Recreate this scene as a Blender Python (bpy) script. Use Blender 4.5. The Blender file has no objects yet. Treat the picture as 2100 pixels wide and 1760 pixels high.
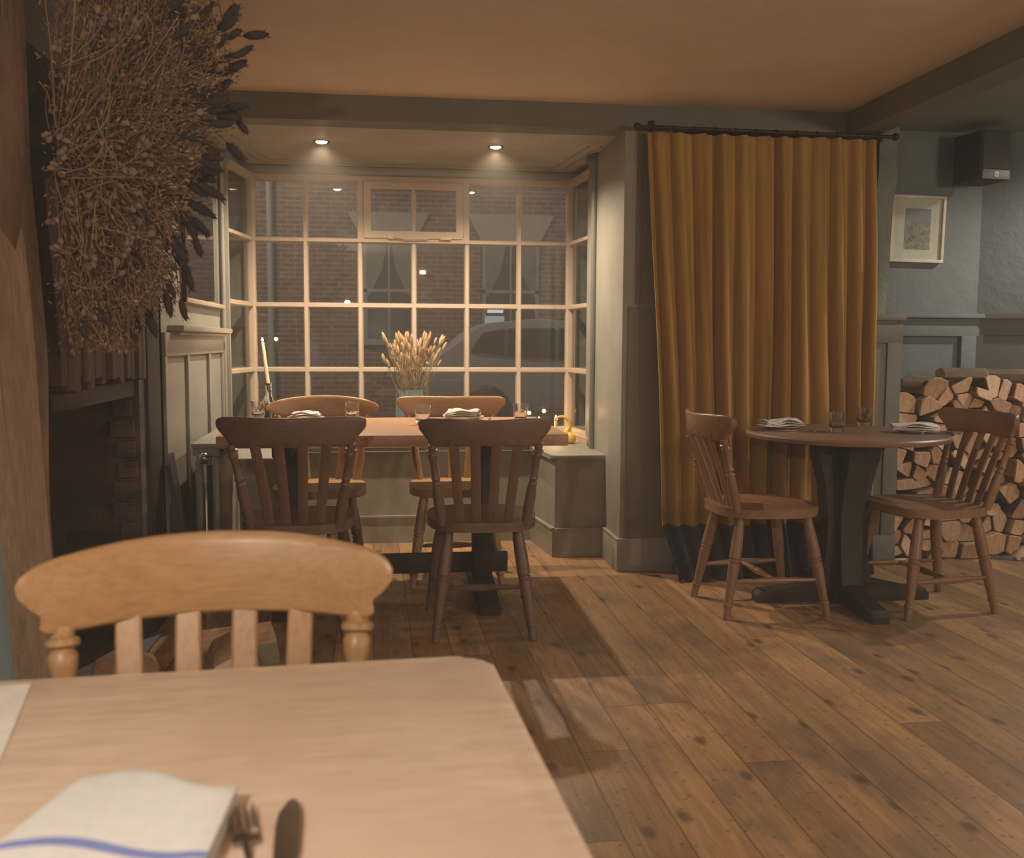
import bpy, bmesh, math, random
from math import sin, cos, pi, radians as R
from mathutils import Vector, Matrix
random.seed(7)
S = bpy.context.scene
COL = S.collection

# ------------------------------------------------------------------ camera, exposure, world, lights
cd = bpy.data.cameras.new('camera'); cam = bpy.data.objects.new('camera', cd); COL.objects.link(cam)
yaw, pitch, roll = R(7.2), R(5.14), 0.005
fwd = Vector((sin(yaw)*cos(pitch), cos(yaw)*cos(pitch), -sin(pitch)))
rt = Vector((cos(yaw), -sin(yaw), 0)); up = rt.cross(fwd)
rt2 = rt*cos(roll)+up*sin(roll); up2 = up*cos(roll)-rt*sin(roll)
cam.matrix_world = Matrix(((rt2.x, up2.x, -fwd.x, 0), (rt2.y, up2.y, -fwd.y, 0), (rt2.z, up2.z, -fwd.z, 1.17), (0, 0, 0, 1)))
cd.sensor_fit = 'HORIZONTAL'; cd.sensor_width = 36; cd.lens = 36*2000/2100
cd.clip_start = .05; cd.clip_end = 200
cd.dof.use_dof = True; cd.dof.focus_distance = 4.7; cd.dof.aperture_fstop = 5.6
S.camera = cam
S.view_settings.view_transform = 'Standard'; S.view_settings.look = 'None'
S.view_settings.exposure = 0.22; S.view_settings.gamma = 1; S.view_settings.use_curve_mapping = False

w = bpy.data.worlds.new('night'); S.world = w; w.use_nodes = True
w.node_tree.nodes['Background'].inputs[0].default_value = (.55, .62, .8, 1)
w.node_tree.nodes['Background'].inputs[1].default_value = .045

S.cycles.adaptive_threshold = .03; S.cycles.max_bounces = 5; S.cycles.diffuse_bounces = 3; S.cycles.glossy_bounces = 3; S.cycles.transmission_bounces = 6; S.cycles.transparent_max_bounces = 6; S.cycles.caustics_reflective = False; S.cycles.caustics_refractive = False

def light(name, kind, loc, power, color, size=.05, aim=None, **kw):
    d = bpy.data.lights.new(name, kind); o = bpy.data.objects.new(name, d); COL.objects.link(o)
    o.location = loc; d.energy = power; d.color = color
    if kind == 'AREA':
        d.size = size
    else:
        d.shadow_soft_size = size
    if aim is not None:
        o.rotation_euler = (Vector(aim)-Vector(loc)).to_track_quat('-Z', 'Y').to_euler()
    for k, v in kw.items():
        setattr(d, k, v)
    return o
# recessed downlights in the bay ceiling
for x in (-.345, .578):
    light('bay_downlight_lamp', 'SPOT', (x, 5.34, 2.195), 95, (1, .80, .58), .02, (x, 5.28, 0), spot_size=R(150), spot_blend=.7)
# recessed lights in the side room, right of the beam
light('side_downlight_lamp', 'SPOT', (3.95, 4.35, 2.31), 66, (1, .90, .76), .03, (3.8, 4.3, 0), spot_size=R(160), spot_blend=.6)
light('side_downlight_lamp', 'SPOT', (4.3, 2.6, 2.31), 45, (.85, .93, 1), .03, (4.3, 2.5, 0), spot_size=R(160), spot_blend=.6)
# shaded lamp at the next table, and unseen fill lights added to brighten the room
light('table_lamp_light', 'POINT', (-.51, -.12, 1.64), 46, (1, .86, .73), .03)
light('room_fill_light', 'POINT', (4.2, -1.6, 1.75), 130, (1, .80, .60), .12)
light('room_fill_light', 'POINT', (3.6, 1.0, 1.75), 40, (1, .80, .60), .10)
# unseen fill lights added outside to brighten the house bricks
light('street_fill_light', 'POINT', (-4.5, 11.5, 5.0), 750, (1, .80, .62), .2)
light('street_fill_light', 'POINT', (7.5, 11.0, 5.0), 700, (.95, .88, .85), .2)
# thin haze added to the air to lift the blacks
v = w.node_tree.nodes.new('ShaderNodeVolumeScatter'); v.inputs['Color'].default_value = (1, .90, .80, 1); v.inputs['Density'].default_value = .019
w.node_tree.links.new(v.outputs[0], w.node_tree.nodes['World Output'].inputs['Volume'])

# ------------------------------------------------------------------ materials
def mat(name):
    m = bpy.data.materials.new(name); m.use_nodes = True
    nt = m.node_tree; b = nt.nodes['Principled BSDF']
    return m, nt, b
def node(nt, t, **kw):
    n = nt.nodes.new(t)
    for k, v in kw.items(): setattr(n, k, v)
    return n
def ramp(nt, fac, stops):
    r = node(nt, 'ShaderNodeValToRGB'); e = r.color_ramp.elements
    while len(e) < len(stops): e.new(.5)
    for el, (p, c) in zip(e, stops):
        el.position = p; el.color = (*c, 1)
    nt.links.new(fac, r.inputs[0]); return r.outputs[0]
def coords(nt, scale=(1, 1, 1), rot=(0, 0, 0), loc=(0, 0, 0)):
    tc = node(nt, 'ShaderNodeTexCoord'); mp = node(nt, 'ShaderNodeMapping')
    mp.inputs['Scale'].default_value = scale; mp.inputs['Rotation'].default_value = rot; mp.inputs['Location'].default_value = loc
    nt.links.new(tc.outputs['Object'], mp.inputs[0]); return mp.outputs[0]
def noise(nt, vec, scale, detail=4, rough=.6, dist=0):
    n = node(nt, 'ShaderNodeTexNoise'); n.inputs['Scale'].default_value = scale; n.inputs['Detail'].default_value = detail
    n.inputs['Roughness'].default_value = rough; n.inputs['Distortion'].default_value = dist
    nt.links.new(vec, n.inputs['Vector']); return n.outputs['Fac']
def bump(nt, b, h, strength=.2, dist=.01):
    n = node(nt, 'ShaderNodeBump'); n.inputs['Strength'].default_value = strength; n.inputs['Distance'].default_value = dist
    nt.links.new(h, n.inputs['Height']); nt.links.new(n.outputs[0], b.inputs['Normal'])
def mixc(nt, fac, a, b_, mode='MIX'):
    n = node(nt, 'ShaderNodeMix', data_type='RGBA', blend_type=mode)
    if isinstance(fac, (int, float)): n.inputs[0].default_value = fac
    else: nt.links.new(fac, n.inputs[0])
    for i, v in ((6, a), (7, b_)):
        if isinstance(v, tuple): n.inputs[i].default_value = (*v, 1)
        else: nt.links.new(v, n.inputs[i])
    return n.outputs[2]
def math_(nt, op, a, b_=None, c=None):
    n = node(nt, 'ShaderNodeMath', operation=op)
    for i, v in enumerate((a, b_, c)):
        if v is None: continue
        if isinstance(v, (int, float)): n.inputs[i].default_value = v
        else: nt.links.new(v, n.inputs[i])
    return n.outputs[0]
def wood(name, c1, c2, axis='Z', rough=.42, k=1.0, spots=None, bmp=.12):
    m, nt, b = mat(name)
    sc = {'X': (2, 14, 14), 'Y': (14, 2, 14), 'Z': (14, 14, 2)}[axis]
    v = coords(nt, tuple(s*k for s in sc))
    g = noise(nt, v, 2.2, 6, .65, .6)
    c = ramp(nt, g, [(.3, c2), (.68, c1)])
    v2 = coords(nt, tuple(s*k*6 for s in sc)); f = noise(nt, v2, 2.0, 3)
    c = mixc(nt, .35, c, ramp(nt, f, [(.3, tuple(x*.6 for x in c2)), (.6, c1)]))
    if spots:
        s = noise(nt, coords(nt), 2.6, 3); c = mixc(nt, ramp(nt, s, [(.5, (0, 0, 0)), (.75, (1, 1, 1))]), c, spots)
    nt.links.new(c, b.inputs['Base Color']); b.inputs['Roughness'].default_value = rough
    bump(nt, b, f, bmp, .002); return m
def paint(name, c, rough=.55, var=.12, bs=30, bst=.1, bd=.002):
    m, nt, b = mat(name)
    n = noise(nt, coords(nt), 3, 5)
    nt.links.new(ramp(nt, n, [(.3, tuple(x*(1-var) for x in c)), (.7, tuple(min(1, x*(1+var)) for x in c))]), b.inputs['Base Color'])
    b.inputs['Roughness'].default_value = rough
    bump(nt, b, noise(nt, coords(nt), bs, 5), bst, bd); return m
def plain(name, c, rough=.5, metal=0, **kw):
    m, nt, b = mat(name); b.inputs['Roughness'].default_value = rough; b.inputs['Metallic'].default_value = metal
    n = noise(nt, coords(nt), 25, 3)
    nt.links.new(ramp(nt, n, [(.3, tuple(x*.88 for x in c)), (.7, tuple(min(1, x*1.06) for x in c))]), b.inputs['Base Color'])
    for k, v in kw.items(): b.inputs[k].default_value = v
    return m
def glow(name, c, s):
    m, nt, b = mat(name); b.inputs['Base Color'].default_value = (*c, 1)
    b.inputs['Emission Color'].default_value = (*c, 1); b.inputs['Emission Strength'].default_value = s; return m

M = {}
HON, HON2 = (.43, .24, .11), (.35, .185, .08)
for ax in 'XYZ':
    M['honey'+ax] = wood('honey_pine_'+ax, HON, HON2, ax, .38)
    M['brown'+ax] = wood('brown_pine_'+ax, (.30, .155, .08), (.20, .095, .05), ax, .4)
    M['umber'+ax] = wood('umber_backlit_pine_'+ax, (.215, .125, .088), (.145, .083, .06), ax, .42)  # pine colour darkened to carry the backlit shade of the front chairs
M['table_pine'] = wood('scrubbed_pine', (.80, .61, .47), (.66, .47, .345), 'X', .5, .6, (.62, .45, .34))
M['far_table'] = wood('oiled_pine', (.55, .32, .18), (.42, .23, .12), 'X', .4)
M['dark_oak'] = wood('dark_oak', (.028, .02, .016), (.016, .012, .010), 'Z', .62)
M['round_top'] = wood('worn_dark_oak', (.26, .15, .10), (.17, .095, .065), 'X', .42)
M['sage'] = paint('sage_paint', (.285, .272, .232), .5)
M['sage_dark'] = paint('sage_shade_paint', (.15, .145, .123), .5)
M['white_paint'] = paint('cream_gloss_paint', (.52, .41, .315), .35, .04, 30, .03)
M['ceiling'] = paint('cream_plaster', (.74, .60, .45), .8, .05, 6, .5, .01)
M['side_ceiling'] = paint('blue_green_plaster', (.24, .28, .25), .8, .08, 8, .4, .01)
M['teal_plaster'] = paint('teal_plaster', (.165, .19, .195), .75, .1, 14, .55, .012)
M['rough_plaster'] = paint('rough_teal_plaster', (.125, .152, .155), .75, .10, 14, .45, .02)
M['blue_paint'] = paint('pale_blue_paint', (.28, .40, .44), .7, .1, 20, .5, .006)
M['beam_paint'] = paint('brown_grey_beam_paint', (.16, .148, .125), .55, .12, 5, .4, .01)
M['old_paint_post'] = paint('chipped_grey_paint', (.17, .19, .17), .7, .35, 9, .8, .015)
M['panel_dark'] = paint('dark_grey_panel_paint', (.10, .10, .088), .5, .1)
M['wall_other'] = paint('warm_plaster', (.5, .40, .30), .8)
M['black_metal'] = plain('black_iron', (.03, .028, .026), .45, .6)
M['black_plastic'] = plain('black_speaker_case', (.035, .036, .038), .8)
M['grey_plastic'] = plain('grey_speaker_trim', (.16, .165, .17), .5)
M['white_card'] = plain('white_card', (.88, .82, .74), .6)
M['white_frame'] = plain('white_frame', (.70, .64, .56), .4)
M['steel'] = plain('cutlery_steel', (.45, .40, .36), .25, 1)
M['china'] = plain('glazed_plate', (.46, .38, .30), .25)
M['wax'] = plain('ivory_wax', (.85, .72, .5), .45)
M['wax2'] = plain('wax_drips', (.55, .5, .42), .5)
M['slate'] = paint('slate', (.13, .135, .14), .6)
M['flame'] = glow('candle_flame', (1, .72, .35), 45)
M['bulb'] = glow('downlight_bulb', (1, .86, .62), 60)
M['wick'] = plain('wick', (.03, .02, .02), .9)
M['gourd'] = paint('yellow_gourd', (.85, .50, .08), .4, .2)
M['chrome'] = plain('chrome', (.5, .48, .45), .2, 1)

def glassmat(name, c=(1, 1, 1), rough=0, ior=1.45):
    m, nt, b = mat(name); b.inputs['Transmission Weight'].default_value = 1; b.inputs['Base Color'].default_value = (*c, 1)
    b.inputs['Roughness'].default_value = rough; b.inputs['IOR'].default_value = ior; return m
M['tumbler'] = glassmat('tumbler_glass')
nt = M['tumbler'].node_tree; df = nt.nodes.new('ShaderNodeBsdfTranslucent'); df.inputs[0].default_value = (.95, .9, .85, 1); mx = nt.nodes.new('ShaderNodeMixShader'); mx.inputs[0].default_value = .02
nt.links.new(nt.nodes['Principled BSDF'].outputs[0], mx.inputs[1]); nt.links.new(df.outputs[0], mx.inputs[2]); nt.links.new(mx.outputs[0], nt.nodes['Material Output'].inputs[0])
M['water'] = glassmat('water', (1, 1, 1), 0, 1.33)
M['bottle'] = glassmat('green_bottle_glass', (.35, .42, .36))
M['vase'] = glassmat('blue_vase_glass', (.50, .68, .74), .05); M['vase'].node_tree.nodes['Principled BSDF'].inputs['Transmission Weight'].default_value = .6
def pane_mat():
    m, nt, b = mat('window_pane'); nt.nodes.remove(b)
    fr = node(nt, 'ShaderNodeFresnel'); ge = node(nt, 'ShaderNodeNewGeometry')
    nt.links.new(math_(nt, 'MULTIPLY_ADD', ge.outputs['Backfacing'], 1/1.52-1.52, 1.52), fr.inputs[0])
    t = node(nt, 'ShaderNodeBsdfTransparent'); t.inputs[0].default_value = (.93, .95, .93, 1)
    g = node(nt, 'ShaderNodeBsdfGlossy'); g.inputs['Roughness'].default_value = 0
    mx = node(nt, 'ShaderNodeMixShader'); out = nt.nodes['Material Output']
    nt.links.new(fr.outputs[0], mx.inputs[0]); nt.links.new(t.outputs[0], mx.inputs[1]); nt.links.new(g.outputs[0], mx.inputs[2])
    nt.links.new(mx.outputs[0], out.inputs[0]); return m
M['pane'] = pane_mat()
m, nt, b = mat('mirror_silver'); b.inputs['Metallic'].default_value = 1; b.inputs['Roughness'].default_value = .02; b.inputs['Base Color'].default_value = (.62, .62, .62, 1); M['mirror'] = m

def velvet(name, c, c2):
    m, nt, b = mat(name)
    n = noise(nt, coords(nt, (8, 8, 1)), 3, 4)
    nt.links.new(ramp(nt, n, [(.3, c2), (.7, c)]), b.inputs['Base Color'])
    b.inputs['Roughness'].default_value = .8; b.inputs['Sheen Weight'].default_value = .5; b.inputs['Sheen Roughness'].default_value = .35
    b.inputs['Sheen Tint'].default_value = (*[min(1, x*1.6) for x in c], 1)
    bump(nt, b, noise(nt, coords(nt), 220, 2), .1, .001); return m
M['mustard'] = velvet('mustard_velvet', (.48, .285, .075), (.38, .215, .055))
M['navy'] = velvet('navy_velvet', (.035, .045, .065), (.025, .03, .045))
def linen(name, c, stripe=None, axis=1, pos=(), wd=.004):
    m, nt, b = mat(name)
    tc = node(nt, 'ShaderNodeTexCoord'); col = ramp(nt, noise(nt, tc.outputs['Object'], 60, 3), [(.3, tuple(x*.92 for x in c)), (.7, c)])
    if stripe:
        sp = node(nt, 'ShaderNodeSeparateXYZ'); nt.links.new(tc.outputs['UV'], sp.inputs[0])
        for p in pos:
            d = math_(nt, 'ABSOLUTE', math_(nt, 'SUBTRACT', sp.outputs[axis], p))
            col = mixc(nt, math_(nt, 'MULTIPLY', math_(nt, 'LESS_THAN', d, wd), .8), col, stripe)
    nt.links.new(col, b.inputs['Base Color']); b.inputs['Roughness'].default_value = .9
    bump(nt, b, noise(nt, tc.outputs['Object'], 500, 2), .15, .0006); return m
M['linen'] = linen('white_linen', (.78, .72, .66), (.10, .17, .48), 1, (.5,), .05)
M['linen_near'] = linen('white_linen_blue_stripe', (.80, .75, .70), (.10, .16, .50), 1, (.30,), .022)
M['paper'] = plain('menu_paper', (.80, .74, .68), .7)

def floor_mat():
    m, nt, b = mat('old_pine_boards')
    tc = node(nt, 'ShaderNodeTexCoord'); mp = node(nt, 'ShaderNodeMapping'); mp.inputs['Rotation'].default_value = (0, 0, R(-1.0))
    nt.links.new(tc.outputs['Object'], mp.inputs[0]); v = mp.outputs[0]
    sp = node(nt, 'ShaderNodeSeparateXYZ'); nt.links.new(v, sp.inputs[0])
    W = .146
    u = math_(nt, 'DIVIDE', sp.outputs[0], W); iu = math_(nt, 'FLOOR', u); fu = math_(nt, 'FRACT', u)
    wn = node(nt, 'ShaderNodeTexWhiteNoise', noise_dimensions='1D'); nt.links.new(iu, wn.inputs['W'])
    yv = math_(nt, 'ADD', math_(nt, 'DIVIDE', sp.outputs[1], 2.7), math_(nt, 'MULTIPLY', wn.outputs[0], 5.3))
    iy = math_(nt, 'FLOOR', yv); fy = math_(nt, 'FRACT', yv)
    cb = node(nt, 'ShaderNodeCombineXYZ'); nt.links.new(iu, cb.inputs[0]); nt.links.new(iy, cb.inputs[1])
    wn2 = node(nt, 'ShaderNodeTexWhiteNoise', noise_dimensions='2D'); nt.links.new(cb.outputs[0], wn2.inputs['Vector'])
    off = node(nt, 'ShaderNodeVectorMath', operation='MULTIPLY_ADD')
    nt.links.new(wn2.outputs['Color'], off.inputs[0]); off.inputs[1].default_value = (7, 7, 7); nt.links.new(v, off.inputs[2])
    def mapped(sc):
        q = node(nt, 'ShaderNodeMapping'); q.inputs['Scale'].default_value = sc; nt.links.new(off.outputs[0], q.inputs[0]); return q.outputs[0]
    g = noise(nt, mapped((16, 1.1, 1)), 2.2, 7, .65, .9)
    c = ramp(nt, g, [(.25, (.29, .165, .08)), (.5, (.43, .255, .13)), (.75, (.54, .335, .175))])
    tone = ramp(nt, wn2.outputs[0], [(0, (.72, .68, .65)), (.35, (.88, .86, .83)), (.7, (1.0, .96, .9)), (1, (1.25, 1.2, 1.1))])
    c = mixc(nt, 1, c, tone, 'MULTIPLY')
    fine = noise(nt, mapped((90, 4, 1)), 2, 4)
    c = mixc(nt, .5, c, mixc(nt, 1, c, ramp(nt, fine, [(.3, (.68, .64, .62)), (.6, (1, 1, 1))]), 'MULTIPLY'))
    # grime patches
    gr = noise(nt, mapped((1.6, .8, 1)), 2.5, 5)
    c = mixc(nt, math_(nt, 'MULTIPLY', ramp(nt, gr, [(.48, (0, 0, 0)), (.66, (1, 1, 1))]), .62), c, (.14, .105, .085))
    # knots
    vo = node(nt, 'ShaderNodeTexVoronoi', voronoi_dimensions='2D'); vo.inputs['Scale'].default_value = 1; vo.inputs['Randomness'].default_value = 1
    nt.links.new(mapped((5.5, 3.0, .01)), vo.inputs['Vector'])
    kn = ramp(nt, vo.outputs['Distance'], [(.05, (1, 1, 1)), (.13, (0, 0, 0))])
    sc = node(nt, 'ShaderNodeSeparateColor'); nt.links.new(vo.outputs['Color'], sc.inputs[0])
    pick = math_(nt, 'GREATER_THAN', sc.outputs[0], .45)
    c = mixc(nt, math_(nt, 'MULTIPLY', math_(nt, 'MULTIPLY', kn, pick), .68), c, (.055, .035, .028))
    # nail specks
    vn = node(nt, 'ShaderNodeTexVoronoi', voronoi_dimensions='2D'); vn.inputs['Scale'].default_value = 13; nt.links.new(mapped((1, 1, .01)), vn.inputs['Vector'])
    c = mixc(nt, math_(nt, 'MULTIPLY', ramp(nt, vn.outputs['Distance'], [(.06, (1, 1, 1)), (.1, (0, 0, 0))]), .5), c, (.10, .065, .045))
    # gaps
    e = math_(nt, 'MINIMUM', fu, math_(nt, 'SUBTRACT', 1, fu)); gap = math_(nt, 'LESS_THAN', e, .018)
    e2 = math_(nt, 'MINIMUM', fy, math_(nt, 'SUBTRACT', 1, fy)); gap2 = math_(nt, 'LESS_THAN', e2, .0009)
    gp = math_(nt, 'MAXIMUM', gap, gap2)
    c = mixc(nt, math_(nt, 'MULTIPLY', gp, .55), c, (.06, .035, .022))
    nt.links.new(c, b.inputs['Base Color'])
    nt.links.new(ramp(nt, g, [(.2, (.46, .46, .46)), (.8, (.34, .34, .34))]), b.inputs['Roughness'])
    h = math_(nt, 'SUBTRACT', math_(nt, 'MULTIPLY', g, .4), gp); bump(nt, b, h, .35, .004)
    return m
M['floor'] = floor_mat()
def brick_mat(name, c1, c2, mortar, scale, vec_rot, mort=.012, bmp=.4):
    m, nt, b = mat(name); v = coords(nt, (1, 1, 1), vec_rot)
    br = node(nt, 'ShaderNodeTexBrick'); br.inputs['Color1'].default_value = (*c1, 1); br.inputs['Color2'].default_value = (*c2, 1)
    br.inputs['Mortar'].default_value = (*mortar, 1); br.inputs['Scale'].default_value = scale; br.inputs['Brick Width'].default_value = .225
    br.inputs['Row Height'].default_value = .075; br.inputs['Mortar Size'].default_value = mort; nt.links.new(v, br.inputs['Vector'])
    n = noise(nt, coords(nt), 7, 5)
    c = mixc(nt, 1, br.outputs[0], ramp(nt, n, [(.3, (.6, .6, .6)), (.7, (1.15, 1.15, 1.15))]), 'MULTIPLY')
    nt.links.new(c, b.inputs['Base Color']); b.inputs['Roughness'].default_value = .85
    bump(nt, b, math_(nt, 'SUBTRACT', n, math_(nt, 'MULTIPLY', br.outputs['Fac'], 1)), bmp, .01); return m
M['facade'] = brick_mat('house_brick', (.20, .095, .075), (.12, .06, .05), (.26, .20, .165), 1, (R(90), 0, 0), .010)
M['soot_brick'] = brick_mat('sooty_brick', (.11, .065, .05), (.05, .038, .034), (.08, .065, .055), 1, (R(90), 0, 0), .01, .9)
M['old_timber'] = wood('old_timber', (.26, .15, .095), (.11, .065, .045), 'Z', .75, .5, (.34, .215, .135), .8)
M['lintel'] = wood('charred_timber', (.135, .078, .055), (.055, .038, .03), 'Z', .8, 1.0, None, .9)
def log_mats():
    out = []
    for i, (c1, c2) in enumerate([((.62, .38, .22), (.46, .26, .14)), ((.70, .46, .29), (.56, .34, .2)), ((.48, .28, .16), (.34, .19, .11))]):
        m, nt, b = mat('log_end_%s' % ['tan', 'pale', 'brown'][i]); n = noise(nt, coords(nt), 22, 6, .7, 1.5)
        c = ramp(nt, n, [(.3, c2), (.65, c1)])
        nt.links.new(mixc(nt, .4, c, ramp(nt, noise(nt, coords(nt, (60, 8, 8)), 2, 4), [(.35, tuple(x*.55 for x in c2)), (.6, c1)])), b.inputs['Base Color'])
        b.inputs['Roughness'].default_value = .85; bump(nt, b, n, .6, .008); out.append(m)
    return out
LOGM = log_mats(); M['bark'] = wood('bark', (.17, .115, .08), (.08, .055, .04), 'Y', .9, 1, None, 1)

# ------------------------------------------------------------------ mesh helpers
def finish(name, bm, m, parent=None, smooth=35, loc=None):
    me = bpy.data.meshes.new(name)
    bmesh.ops.recalc_face_normals(bm, faces=bm.faces)
    if smooth:
        for f in bm.faces: f.smooth = True
    bm.to_mesh(me); bm.free()
    if smooth: me.set_sharp_from_angle(angle=R(smooth))
    ms = m if isinstance(m, (list, tuple)) else [m]
    for q in ms: me.materials.append(q)
    o = bpy.data.objects.new(name, me); COL.objects.link(o)
    if parent: o.parent = parent
    if loc: o.location = loc
    return o
def B(): return bmesh.new()
def tf(bm, vs, mtx):
    if mtx is not None: bmesh.ops.transform(bm, matrix=mtx, verts=vs)
def box(bm, lo, hi, bev=0, mtx=None, seg=2):
    r = bmesh.ops.create_cube(bm, size=1); vs = r['verts']
    for v in vs: v.co = Vector([lo[i]+(v.co[i]+.5)*(hi[i]-lo[i]) for i in range(3)])
    if bev:
        es = list({e for v in vs for e in v.link_edges})
        rr = bmesh.ops.bevel(bm, geom=es, offset=bev, segments=seg, affect='EDGES', profile=.6)
        vs = list({v for f in rr['faces'] for v in f.verts} | {v for v in vs if v.is_valid})
    tf(bm, vs, mtx); return vs
def lathe(bm, prof, seg=20, mtx=None, caps=True, ripple=None):
    rings = []
    for (r, z) in prof:
        ring = []
        for k in range(seg):
            a = 2*pi*k/seg; rr = r*(1+(ripple(k, z) if ripple else 0))
            ring.append(bm.verts.new((rr*cos(a), rr*sin(a), z)))
        rings.append(ring)
    for a, b_ in zip(rings, rings[1:]):
        for k in range(seg): bm.faces.new((a[k], a[(k+1) % seg], b_[(k+1) % seg], b_[k]))
    if caps:
        bm.faces.new(rings[0][::-1]); bm.faces.new(rings[-1])
    vs = [v for r in rings for v in r]; tf(bm, vs, mtx); return vs
def tube(bm, pts, rad, seg=10, flat=1.0):
    """round bar along a path; rad a number or one per point"""
    pts = [Vector(p) for p in pts]; n = len(pts); rad = rad if isinstance(rad, (list, tuple)) else [rad]*n
    rings = []; prev = None
    for i, p in enumerate(pts):
        t = (pts[min(i+1, n-1)]-pts[max(i-1, 0)]).normalized()
        if prev is None:
            ref = Vector((0, 0, 1)) if abs(t.z) < .9 else Vector((1, 0, 0)); a = t.cross(ref).normalized()
        else:
            a = (prev-t*prev.dot(t)).normalized()
        prev = a; b_ = t.cross(a)
        rings.append([bm.verts.new(p+(a*cos(2*pi*k/seg)+b_*sin(2*pi*k/seg)*flat)*rad[i]) for k in range(seg)])
    for a, b_ in zip(rings, rings[1:]):
        for k in range(seg): bm.faces.new((a[k], a[(k+1) % seg], b_[(k+1) % seg], b_[k]))
    bm.faces.new(rings[0][::-1]); bm.faces.new(rings[-1])
    return [v for r in rings for v in r]
def turned(bm, p0, p1, prof, seg=14):
    """lathe profile [(t, r)] laid from p0 to p1"""
    p0, p1 = Vector(p0), Vector(p1); d = p1-p0; q = Vector((0, 0, 1)).rotation_difference(d.normalized())
    lathe(bm, [(r, t*d.length) for t, r in prof], seg, Matrix.Translation(p0) @ q.to_matrix().to_4x4())
def prism(bm, poly, h0, h1, axis='Z', bev=0):
    """extruded polygon; poly in the two other axes"""
    def P(a, b_, h): return {'Z': (a, b_, h), 'Y': (a, h, b_), 'X': (h, a, b_)}[axis]
    lo = [bm.verts.new(P(a, b_, h0)) for a, b_ in poly]; hi = [bm.verts.new(P(a, b_, h1)) for a, b_ in poly]
    f1 = bm.faces.new(lo[::-1]); f2 = bm.faces.new(hi); n = len(poly)
    for k in range(n): bm.faces.new((lo[k], lo[(k+1) % n], hi[(k+1) % n], hi[k]))
    if bev: bmesh.ops.bevel(bm, geom=list(f1.edges)+list(f2.edges), offset=bev, segments=2, affect='EDGES', profile=.6)
def empty(name, loc=(0, 0, 0), rz=0):
    o = bpy.data.objects.new(name, None); COL.objects.link(o); o.location = loc; o.rotation_euler = (0, 0, rz); o.empty_display_size = .05; return o
def tag(o, label, cat, group=None):
    o['label'] = label; o['category'] = cat
    if group: o['group'] = group
    return o
def thing(name, label, cat, loc=(0, 0, 0), rz=0, group=None): return tag(empty(name, loc, rz), label, cat, group)
def struct(o): o['kind'] = 'structure'; return o
def dup(root, loc, rz, label, group=None, mats=None):
    def cp(o, par):
        c = o.copy(); COL.objects.link(c); c.parent = par
        for ch in kids[o]: cp(ch, c)
        return c
    kids = {}
    def walk(o):
        kids[o] = list(o.children)
        for ch in kids[o]: walk(ch)
    walk(root); c = cp(root, None); c.location = loc; c.rotation_euler = (0, 0, rz); c['label'] = label
    if group: c['group'] = group
    return c

# ------------------------------------------------------------------ room shell
CEIL = 2.33
bm = B(); box(bm, (-2.2, -3.2, -.1), (6.0, 6.3, 0)); struct(finish('floor', bm, M['floor'], smooth=0))
# main ceiling, slightly sagging old plaster
bm = B(); box(bm, (-2.2, -3.2, CEIL), (2.35, 4.9, CEIL+.1)); struct(finish('ceiling', bm, M['ceiling'], smooth=0))
bm = B(); box(bm, (2.35, -3.2, CEIL+.005), (6.0, 6.0, CEIL+.1)); struct(finish('ceiling_side', bm, M['side_ceiling'], smooth=0))
bm = B(); box(bm, (-1.2, 4.95, 2.215), (1.45, 6.3, 2.4)); struct(finish('ceiling_bay', bm, paint('bay_ceiling_paint', (.40, .36, .30), .6), smooth=0))
# moulding lines on the bay ceiling
bm = B()
for off, z in ((0, 0), (.07, .0)):
    pts = [(-.86+off, 5.25), (-.74+off*.8, 5.98-off), (1.06-off*.8, 5.98-off), (1.14-off, 5.25)]
    for a, b_ in zip(pts, pts[1:]): tube(bm, [(*a, 2.213), (*b_, 2.213)], .006, 6)
box(bm, (-.9, 6.06, 2.17), (1.2, 6.2, 2.216), .01)
struct(finish('trim_1', bm, M['sage']))
# cross beam over the bay and the curtain, and the long beam running towards the camera
def wavy_beam(lo, hi, axis, n, amp, seed):
    rnd = random.Random(seed); bm = B(); rings = []
    for i in range(n+1):
        t = i/n; a = [rnd.uniform(-amp, amp) for _ in range(4)]
        if axis == 'X':
            x = lo[0]+(hi[0]-lo[0])*t; ring = [(x, lo[1]+a[0], lo[2]+a[1]), (x, hi[1], lo[2]), (x, hi[1], hi[2]), (x, lo[1]+a[2], hi[2])]
        else:
            y = lo[1]+(hi[1]-lo[1])*t; ring = [(lo[0]+a[0], y, lo[2]+a[1]), (hi[0]+a[2], y, lo[2]+a[1]), (hi[0], y, hi[2]), (lo[0]+a[3], y, hi[2])]
        rings.append([bm.verts.new(p) for p in ring])
    for a, b_ in zip(rings, rings[1:]):
        for k in range(4): bm.faces.new((a[k], a[(k+1) % 4], b_[(k+1) % 4], b_[k]))
    bm.faces.new(rings[0]); bm.faces.new(rings[-1]); return bm
struct(finish('trim_2', wavy_beam((-1.1, 4.80, 2.212), (2.50, 4.97, CEIL+.02), 'X', 9, .006, 3), M['beam_paint']))
struct(finish('trim_3', wavy_beam((2.31, -3.2, 2.215), (2.46, 4.82, CEIL+.02), 'Y', 12, .006, 4), M['beam_paint']))
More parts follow.
